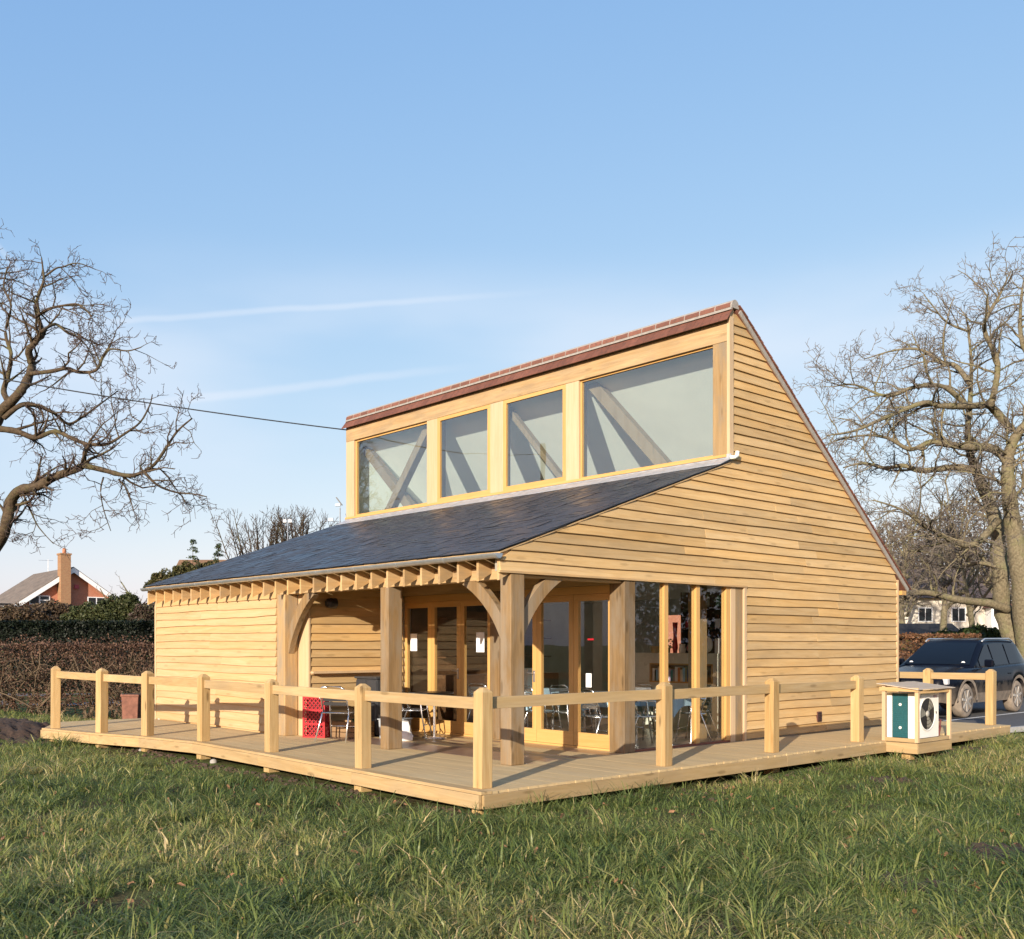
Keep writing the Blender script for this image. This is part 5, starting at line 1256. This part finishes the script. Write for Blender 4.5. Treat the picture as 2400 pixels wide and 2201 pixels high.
for i, (u, v, k, h, lb) in enumerate(((452, 1268, 52, 3.4, 'taller young conifer tip above the olive hedge'), (512, 1276, 53, 2.8, 'shorter young conifer tip nearer the bare shrubs'))):
    top = at(u, v, k); mb = MB(); mb.tube([Vector((top.x, top.y, -.3)), top], [.07, .008], 6)
    V = []; rg = random.Random(60+i); reg = []
    for j in range(9):
        z = top.z - .05 - j*h/9; r_ = .06 + .62*(j+1)/9
        for q in range(5):
            a_ = rg.uniform(0, 6.283); zj = rg.uniform(-.18, .18)
            for f_ in (.35, .7, 1.0): reg.append((Vector((top.x + r_*f_*math.cos(a_), top.y + r_*f_*math.sin(a_), z + zj + (.06-.14*f_)*f_)), .10, .10, .045, 1, False))
    plant('young_conifer', lb, 'tree', reg, 1300, .045, [(.02, .035, .012), (.05, .075, .025), (.09, .11, .04)], Vector((top.x, top.y, -.3)), 'conifer tips', mb, BARK_L)
plant('russet_hedge', 'russet brown hedge behind the bonnet of the dark car', 'hedge', [(at(2120, 1540, 33), 2.2, .5, .72, 1, True)], 6000, .05, [(.05, .022, .012), (.13, .06, .03), (.2, .10, .05), (.06, .07, .02)], at(2120, 1620, 33))
plant('laurel_hedge', 'low dark green hedge below the white house', 'hedge', [blob(2290, 1492, 42, 55, 24, 1), blob(2360, 1500, 42, 45, 26, 1), blob(2215, 1500, 42, 40, 22, .8)], 7000, .08, [(.012, .022, .006), (.03, .05, .012), (.06, .085, .02)], at(2300, 1600, 42))
tag(plant('thicket', 'grey brown thicket filling the ground behind the white house', 'thicket', [(at(2230, 1345, 78), 9, 2, 5.0, 1.2, False), (at(2360, 1330, 80), 8, 2, 6.0, 1, False), (at(2110, 1375, 80), 6, 2, 4.4, .9, False), (at(2230, 1420, 76), 12, 2, 3.4, 1, False)], 42000, .11, [(.05, .04, .035), (.10, .08, .065), (.16, .13, .10), (.10, .10, .05)], at(2230, 1560, 78)), kind='stuff')

tag(plant('unseen_evergreen_belt', 'tall dark evergreen belt mirrored in the gable window glass', 'trees', [(Vector((24 + i*2.6, 46 - i*3.4, 2.2 + (i % 3)*.5)), 2.6, 2.4, 3.2 + (i % 2)*.8, 1, False) for i in range(9)], 12000, .22, [(.012, .02, .007), (.03, .045, .014), (.05, .07, .022)], Vector((34, 32, -.3))), kind='stuff')  # unseen trees added beyond the view so the gable panes mirror something dark

# ------------------------------------------------------------------ houses
def brick_mat(name, a, b_, mort, sc):
    ma, t, b = mat_base(name, .85, 0, .2); tc = N(t, 'ShaderNodeTexCoord'); mp = N(t, 'ShaderNodeMapping'); mp.inputs['Rotation'].default_value = (math.radians(90), 0, 0); t.links.new(tc.outputs['Object'], mp.inputs[0])
    bk = N(t, 'ShaderNodeTexBrick'); bk.inputs['Color1'].default_value = (*a, 1); bk.inputs['Color2'].default_value = (*b_, 1); bk.inputs['Mortar'].default_value = (*mort, 1); bk.inputs['Scale'].default_value = sc; bk.inputs['Mortar Size'].default_value = .012
    t.links.new(mp.outputs[0], bk.inputs['Vector']); t.links.new(bk.outputs[0], b.inputs['Base Color']); return ma
BRK = brick_mat('house_brick', (.40, .145, .085), (.46, .185, .115), (.44, .29, .21), 4.4)
BRY = brick_mat('chimney_brick', (.32, .19, .10), (.28, .15, .08), (.3, .2, .14), 4.4)
WPT = flat('white_paint', (.78, .79, .8), .5, 0, .03)
TIL = flat('grey_roof_tiles', (.16, .125, .095), .85, 0, .35, 2.5)
DPN = flat('dark_window_pane', (.02, .025, .03), .1, 0, .1)
apx = at(169, 1329, 70); th = math.radians(40)
rd = (FW*math.cos(th) - RT*math.sin(th)).normalized()              # ridge runs away from the gable
hn = -rd; hx = Vector((rd.y, -rd.x, 0))                            # gable faces hn; hx runs to the viewer's right along it
H = thing('brick_house', 'red brick house with white bargeboards beyond the hedges', 'house', (apx.x, apx.y, -.3))
H.rotation_euler = (0, 0, math.atan2(hx.y, hx.x))                  # local x along the gable, local y away along the ridge
za = apx.z + .3; hwid = 4.6; pit = .70; ez = za - hwid*pit; LN = 9.0
MB().prism([(-hwid, 0), (hwid, 0), (hwid, ez), (0, za-.12), (-hwid, ez)], 'y', 0, LN).build('wall', BRK, H)
for s_ in (-1, 1):
    MB().add([(0, -.35, za), (s_*(hwid+.5), -.35, ez-.5*pit), (s_*(hwid+.5), LN+.3, ez-.5*pit), (0, LN+.3, za)] + [(0, -.35, za-.14), (s_*(hwid+.5), -.35, ez-.5*pit-.14), (s_*(hwid+.5), LN+.3, ez-.5*pit-.14), (0, LN+.3, za-.14)],
             [(0, 1, 2, 3), (7, 6, 5, 4), (0, 4, 5, 1), (1, 5, 6, 2), (2, 6, 7, 3), (3, 7, 4, 0)]).build('roof', TIL, H)
    MB().add([(0, -.40, za-.06), (s_*(hwid+.5), -.40, ez-.5*pit-.06), (s_*(hwid+.5), -.40, ez-.5*pit-.40), (0, -.40, za-.40)] + [(0, -.36, za-.06), (s_*(hwid+.5), -.36, ez-.5*pit-.06), (s_*(hwid+.5), -.36, ez-.5*pit-.40), (0, -.36, za-.40)],
             [(0, 1, 2, 3), (7, 6, 5, 4), (0, 4, 5, 1), (1, 5, 6, 2), (2, 6, 7, 3), (3, 7, 4, 0)]).build('bargeboard', WPT, H)
chm = MB().box(-.95, -.30, -.75, -.01, 0, za+.75).build('chimney', BRY, H); MB().box(-1.0, -.25, -.80, .04, za+.751, za+.86).build('cap', BRY, chm)
MB().lathe([(.13, 0), (.13, .28), (.10, .30), (.10, .36)], (-.62, -.38, za+.86), 'z', 12).build('pot', flat('terracotta', (.42, .16, .08), .8), chm)
wz = 1.5 + (VH-1419)/FPX*70 + .3
wd = MB().box(-2.75, -1.45, -.06, .02, wz, wz+.62).build('window', WPT, H)
for a, b, c, d in ((-2.68, -2.16, .06, .56), (-2.06, -1.52, .34, .56), (-2.06, -1.52, .06, .28)): MB().box(a, b, -.075, -.061, wz+c, wz+d).build('pane', DPN, wd)
wd = MB().box(1.0, 2.2, -.06, .02, wz, wz+.62).build('window', WPT, H); MB().box(1.07, 1.55, -.075, -.061, wz+.06, wz+.56).build('pane', DPN, wd); MB().box(1.64, 2.13, -.075, -.061, wz+.06, wz+.56).build('pane', DPN, wd)
MB().box(.12, .42, -.12, -.001, wz+1.15, wz+1.42).build('alarm_box', flat('red_alarm', (.4, .05, .06), .5), H)
MB().box(-hwid-1.2, -hwid+1.6, .9, 4.6, ez-1.1, ez+.55).build('dormer', WPT, H); MB().box(-hwid-1.4, -hwid+2.0, .75, 4.75, ez+.551, ez+.66).build('dormer_roof', M['dark'], H)
MB().tube([(-.1, 5.2, za-.05), (-.1, 5.2, za+.85)], .02, 6).build('aerial', M['zinc'], H); MB().tube([(-.75, 5.2, za+.75), (.25, 5.2, za+.78)], .012, 6).build('aerial', M['zinc'], H)
q = thing('rear_brick_house', 'red brick house glimpsed through the rear window of the pavilion', 'house', F(44, 6.9, -.3), math.atan2(RT.y, RT.x) + .3)
MB().prism([(-3.5, 0), (3.5, 0), (3.5, 3.0), (0, 4.6), (-3.5, 3.0)], 'y', 0, 7).build('wall', BRK, q); MB().prism([(-3.9, 2.75), (0, 4.62), (3.9, 2.75), (3.9, 2.95), (0, 4.85), (-3.9, 2.95)], 'y', -.3, 7.3).build('roof', TIL, q)
wq = MB().box(-1.6, -.4, -.05, .02, 1.2, 2.2).build('window', WPT, q); MB().box(-1.5, -1.04, -.065, -.051, 1.3, 2.1).build('pane', DPN, wq); MB().box(-.96, -.5, -.065, -.051, 1.3, 2.1).build('pane', DPN, wq)
# roof of a house behind the olive hedge
p = at(500, 1312, 66); t = thing('tiled_house', 'house with orange brown tiled roof half hidden behind the olive hedge', 'house', (p.x, p.y, -.3), math.atan2(RT.y, RT.x)); zz = p.z+.3
MB().prism([(-2.6, zz-2.0), (-2.9, zz-2.1), (0, zz), (2.9, zz-2.1), (2.6, zz-2.0), (0, zz-.15)], 'x', -2.2, 4.0).build('roof', flat('orange_tiles', (.17, .095, .05), .85, 0, .3, 3), t); MB().box(-2.1, 3.9, -2.5, 2.5, 0, zz-2.0).build('wall', BRK, t)

# white house beyond the car park
CRM = flat('cream_render', (.66, .60, .50), .8, 0, .05, 2)
p = at(2205, 1440, 60); t = thing('white_house', 'cream rendered house with dark windows seen through the bare trees', 'house', (p.x, p.y, -.3), math.atan2(RT.y, RT.x))
MB().box(-4.2, 2.6, 0, 6, 0, 4.55).build('wall', CRM, t); MB().prism([(-.5, 4.5), (3, 6.4), (6.5, 4.5)], 'x', -4.6, 3.0).build('roof', flat('brown_roof', (.10, .075, .065), .9, 0, .3, 3), t)
for x in (-1.35, .60):
    wd = MB().box(x, x+.85, -.04, .02, 3.1, 3.95).build('window', WPT, t); MB().box(x+.06, x+.40, -.055, -.041, 3.16, 3.89).build('pane', DPN, wd); MB().box(x+.45, x+.79, -.055, -.041, 3.16, 3.89).build('pane', DPN, wd)
MB().box(2.61, 3.7, -.8, 5, 0, 3.9).build('wing', WPT, t); MB().prism([(2.4, 3.9), (3.15, 4.6), (3.9, 3.9)], 'y', -.95, 5).build('wing_roof', flat('dark_red_roof', (.12, .05, .04), .9), t)
MB().box(3.71, 4.6, .2, 5, 0, 3.2).build('brick_wing', BRK, t)
p = at(2180, 1475, 46); t = thing('garden_shed', 'low black felt roofed shed behind the russet hedge', 'shed', (p.x, p.y, -.3), math.atan2(RT.y, RT.x))
SHW = wood('shed_board', (.07, .045, .03), (.045, .03, .02), 'x'); FLT = flat('black_felt', (.012, .012, .014), .85, 0, .3, 5)
MB().box(-2.0, 1.1, 0, 2.2, 0, 2.2).build('wall', SHW, t); MB().prism([(-.35, 2.12), (-.35, 2.2), (1.1, 2.75), (2.5, 2.2), (2.5, 2.12), (1.1, 2.66)], 'x', -2.3, 1.45).build('roof', FLT, t)
MB().box(-2.29, 1.44, -.38, -.352, 2.08, 2.2).build('fascia', M['zinc'], t); MB().box(-.9, -.1, -.02, -.001, .1, 1.9).build('door', SHW, t); MB().box(.2, .9, -.03, -.002, 1.15, 1.75).build('window', DPN, t)

# ------------------------------------------------------------------ cars
WHL = flat('dusty_alloy', (.40, .37, .33), .55, .4, .2, 20)
def car(name, label, loc, rz, paint, mud):
    t = thing(name, label, 'car', loc, rz); ys = [-2.36 + .06*i for i in range(80)]; R = .365
    GL = bpy.data.materials.get('car_glass') or flat('car_glass', (.006, .009, .014), .06, 0, .05, spec=.15)
    def hw(y): return .945*(1 - .22*max(0, (-y-1.55)/.85)**2.2 - .10*max(0, (y-1.6)/.8)**2)
    def belt(y): return .86 + .20*float(sm(y, -2.5, -.9)) + .06*float(sm(y, -.9, 2.3))
    def crown(y): return belt(y) + (.07*float(sm(-y, .8, 1.3)) - .16*max(0, (-y-2.1)/.28)**2 if y < -.8 else .02)
    def zb_(y):
        z = .30 + .05*float(sm(-y, 1.9, 2.36)) + .10*float(sm(y, 1.9, 2.4))
        for a in (-1.43, 1.43):
            if abs(y-a) < .43: z = max(z, R + math.sqrt(max(0, .43**2-(y-a)**2)))
        return z
    prof = lambda y: [(hw(y)*.90, zb_(y)), (hw(y)*.985, max(zb_(y)+.02, .50)), (hw(y), max(zb_(y)+.04, .72)), (hw(y)*.975, belt(y)-.05), (hw(y)*.93, belt(y)), (hw(y)*.60, crown(y)-.012), (0, crown(y))]
    rows_ = []
    for y in ys:
        P = prof(y); rows_.append([(x, y, z) for x, z in P] + [(-x, y, z) for x, z in P[-2::-1]])
    m_ = len(rows_[0]); mb = MB(); mb.v = [p for r_ in rows_ for p in r_]
    for i in range(len(ys)-1):
        for j in range(m_-1): mb.f.append((i*m_+j, i*m_+j+1, (i+1)*m_+j+1, (i+1)*m_+j))
    mb.f += [tuple(range(m_))[::-1], tuple(range((len(ys)-1)*m_, len(ys)*m_))]
    body = mb.build('body', paint, t, True)
    zr_ = lambda y: 1.04 + .62*float(np.clip((y+1.02)/.98, 0, 1))**.85 + .05*math.sin(math.pi*np.clip((y+.1)/2.1, 0, 1)) - .60*max(0, (y-1.85)/.5)**1.3
    def sx(y, z): return hw(y)*.93 - .225*max(0, z-1.05)/.65
    gys = [-1.02+.08*i for i in range(42)]; mb = MB(); rows_ = []
    for y in gys:
        zt = max(zr_(y), belt(y)+.005); z0 = belt(y)-.02
        P = [(sx(y, z0), z0), (sx(y, z0+(zt-z0)*.5), z0+(zt-z0)*.5), (sx(y, zt)+.0, zt-.05*min(1, (zt-z0)/.3)), (sx(y, zt)*.86, zt), (0, zt+.015)]
        rows_.append([(x, y, z) for x, z in P] + [(-x, y, z) for x, z in P[-2::-1]])
    m_ = len(rows_[0]); mb.v = [p for r_ in rows_ for p in r_]
    for i in range(len(gys)-1):
        for j in range(m_-1): mb.f.append((i*m_+j, i*m_+j+1, (i+1)*m_+j+1, (i+1)*m_+j))
    mb.f += [tuple(range(m_))[::-1], tuple(range((len(gys)-1)*m_, len(gys)*m_))]
    mb.build('cabin', paint, t, True)
    ws = MB(); g = []
    for i in range(9):
        y = -.94 + .78*i/8; z = zr_(y)
        for q in (-1, -.5, 0, .5, 1): g.append((q*(sx(y, z)*.90), y-.012, z+.012+.008*(1-q*q)))
    ws.add(g, [(i*5+j, i*5+j+1, i*5+6+j, i*5+5+j) for i in range(8) for j in range(4)]); ws.build('windscreen', GL, t, True)
    for s_ in (1, -1):
        for a, b in ((-.62, .12), (.20, 1.0), (1.08, 1.85)):
            g = []
            for i in range(7):
                y = a + (b-a)*i/6; zt = min(zr_(y)-.10, 1.60); z0 = belt(y)+.025
                for q in (0, .5, 1): z = z0 + max(zt-z0, .01)*q; g.append((s_*(sx(y, z)+.012), y, z))
            MB().add(g, [(i*3+j, i*3+j+1, i*3+4+j, i*3+3+j) for i in range(6) for j in range(2)]).build('side_window', GL, t)
        MB().tube([(s_*.665, -.05, 1.635), (s_*.675, .1, 1.695), (s_*.675, 1.5, 1.705), (s_*.66, 1.75, 1.645)], .018, 8).build('roof_rail', M['zinc'], t, True)
        mir = MB().box(s_*1.05-.10, s_*1.05+.10, -.62, -.52, 1.08, 1.24).build('mirror', paint, t, bevel=.03); MB().box(s_*.95-.06, s_*.95+.06, -.585, -.555, 1.06, 1.10).build('arm', M['dark'], mir); MB().box(s_*1.05-.085, s_*1.05+.085, -.519, -.512, 1.10, 1.22).build('mirror_glass', M['steel'], mir)
        g = []
        for i in range(61):
            y = -1.0 + 2.0*i/60; z = zb_(y); g += [(s_*(hw(y)*.90+.004), y, z), (s_*(hw(y)*.985+.012), y, max(z+.12, .52))]
        MB().add(g, [(i*2, i*2+1, i*2+3, i*2+2) for i in range(60)]).build('sill', mud, t)
        for a in (-1.43, 1.43):
            g = []
            for i in range(25):
                an = math.pi*i/24; cy, cz = math.cos(an), math.sin(an)
                y1 = a + .43*cy; y2 = a + .50*cy
                g += [(s_*(hw(y1)*.985+.012), y1, R+.43*cz), (s_*(hw(y2)*.99+.014), y2, R+.50*cz)]
            MB().add(g, [(i*2, i*2+1, i*2+3, i*2+2) for i in range(24)]).build('arch_trim', mud, t)
            MB().box(s_*.42 if s_ > 0 else -.80, .80 if s_ > 0 else s_*.42, a-.40, a+.40, .32, .80).build('arch_liner', M['dark'], t)
            c = (s_*.80, a, R); wl = MB().lathe([(.24, -.09), (.33, -.115), (R, -.08), (R, .08), (.33, .115), (.25, .105)], c, 'x', 36).build('wheel', mud, t, True)
            MB().lathe([(.25, 0), (.25, .012), (.235, .012), (.225, -.04), (.05, -.05)], (c[0] + s_*.10, a, R), 'x', 36, close=False).build('rim', M['dark'], wl, True)
            for k_ in range(7):
                an = .3 + k_*2*math.pi/7; d = Vector((0, math.cos(an), math.sin(an))); n = Vector((0, -math.sin(an), math.cos(an)))
                MB().obox(Vector((c[0]+s_*.108, a, R)) + d*.135, d, n, Vector((1, 0, 0)), .105, .028, .012).build('spoke', WHL, wl, bevel=.006)
            MB().lathe([(.055, -.01), (.05, .02)], (c[0]+s_*.11, a, R), 'x', 16).build('hub_cap', WHL, wl)
        MB().box(s_*.70-.16, s_*.70+.16, -2.30, -2.16, .72, .86).build('headlight', flat('lamp_lens', (.5, .5, .52), .1) if 'lamp_lens' not in bpy.data.materials else bpy.data.materials['lamp_lens'], t, bevel=.03)
        for y in (.06, .96): MB().box(s_*hw(y)*.985+(-.02 if s_ > 0 else -.012), s_*hw(y)*.985+(.012 if s_ > 0 else .02), y-.16, y+.02, .90, .925).build('door_handle', paint, t, bevel=.005)
    MB().box(-.42, .42, -2.375, -2.33, .55, .80).build('grille', M['dark'], t); MB().box(-.26, .26, -2.392, -2.376, .40, .50).build('number_plate', M['paper'], t)
    for x, y, z in ((.60, -.85, 1.13), (-.62, -.85, 1.13)): MB().lathe([(.05, 0), (.05, .004)], (x, y-.045, z+.02), 'y', 14).build('disc_sticker', M['paper'], t)
    MB().tube([(-.1, -.985, 1.085), (.55, -.93, 1.12)], .008, 6).build('wiper', M['dark'], t)
    return t
NAVY, tt, bb = mat_base('navy_car_paint', .3, 0, .08); bb.inputs['Base Color'].default_value = (.010, .014, .026, 1); bb.inputs['Coat Weight'].default_value = .06
tcn = N(tt, 'ShaderNodeTexCoord'); spn = N(tt, 'ShaderNodeSeparateXYZ'); tt.links.new(tcn.outputs['Object'], spn.inputs[0]); nn_ = noise(tt, tcn.outputs['Object'], 3.5, 5, .6)
ad_ = N(tt, 'ShaderNodeMath', operation='MULTIPLY_ADD'); tt.links.new(nn_, ad_.inputs[0]); ad_.inputs[1].default_value = -.7; tt.links.new(spn.outputs[2], ad_.inputs[2])
dirt = ramp(tt, ad_.outputs[0], -.02, .36, .85, 0); tt.links.new(mixrgb(tt, dirt, (.004, .0055, .011), (.19, .155, .12)), bb.inputs['Base Color']); tt.links.new(ramp(tt, dirt, 0, .8, .18, .8), bb.inputs['Roughness'])
MUD = flat('dried_mud', (.22, .18, .14), .9, 0, .3, 8)
SIL = flat('silver_blue_paint', (.42, .47, .52), .25, .3, .05)
car('parked_car', 'muddy navy estate car parked beyond the deck end', (-1.80, 16.0, -.155), .02, NAVY, MUD).scale = (1.01, 1.02, 1.05)
car('parked_car', 'pale silver blue car at the far right edge behind the navy one', (-1.6, 24.3, -.155), .05, SIL, flat('black_rubber', (.03, .03, .03), .8))

# ------------------------------------------------------------------ small things
p = F(22.6, -8.35, float(gz(*F(22.6, -8.35)[:2]))); t = thing('clay_planter', 'tall rusty terracotta planter between deck and hedge', 'planter', p, .7)
TC = flat('rusty_terracotta', (.18, .075, .048), .85, 0, .35, 9, bmp=.3)
MB().prism([(-.17, 0), (.17, 0), (.20, .62), (-.20, .62)], 'y', -.19, .19).build('body', TC, t, bevel=.012); MB().box(-.215, .215, -.205, .205, .621, .67).build('rim', TC, t, bevel=.01)
MB().box(-.18, .18, -.17, .17, .671, .675).build('soil', CL, t)
c0 = Vector((L-.02, CY+.02, 6.42)); c1 = at(-60, 877, 22.0); cp = []
for i in range(31):
    q = i/30; p = c0.lerp(c1, q); p.z -= .10*4*q*(1-q)*.6; cp.append(p)
far = c1 + (c1-c0)*1.2; far.z += .6; cp += [c1.lerp(far, .5) - Vector((0, 0, .05)), far]
cb = MB().tube(cp, .014, 6).build('overhead_cable', flat('black_cable', (.012, .012, .013), .6), None, True); tag(cb, 'black overhead cable running from the clerestory corner to the left', 'cable')
MB().tube([far + UP*.4, Vector((far.x, far.y, -.4))], .11, 10).build('pole', BARK_L, cb)
p = at(797, 1190, 24.0); t = thing('roof_aerial', 'white mast with small lamp behind the clerestory corner', 'aerial', (p.x, p.y, -.3))
MB().tube([(0, 0, 0), (0, 0, p.z+.3)], .013, 8).build('mast', M['zinc'], t); a_ = MB(); d = RT
a_.tube([Vector((0, 0, p.z+.3-.30)) - d*.42, Vector((0, 0, p.z+.3-.33))], .008, 6); a_.build('boom', M['zinc'], t)
MB().obox(Vector((0, 0, p.z+.3+.06)) - d*.05, d, FW, UP, .06, .04, .025).build('lamp_head', WPT, t, bevel=.008); MB().obox(Vector((0, 0, p.z+.3+.15)) - d*.02, (d*.6-UP*.8).normalized(), FW, (d*.8+UP*.6).normalized(), .11, .05, .012).build('vane', M['dark'], t)
MB().obox(Vector((0, 0, p.z+.3-.28)) - d*.22, d, FW, UP, .05, .03, .03).build('sensor', WPT, t)
p = at(674, 1224, 38); t = thing('floodlight', 'small twin white floodlight showing above the roof shrubs', 'lamp', (p.x, p.y, -.3)); MB().tube([(0, 0, 0), (0, 0, p.z+.3)], .016, 8).build('mast', M['zinc'], t)
for s_ in (-1, 1): MB().obox(Vector((0, 0, p.z+.34)) + RT*.10*s_, RT, FW, UP, .07, .05, .06).build('lamp_head', WPT, t, bevel=.02)
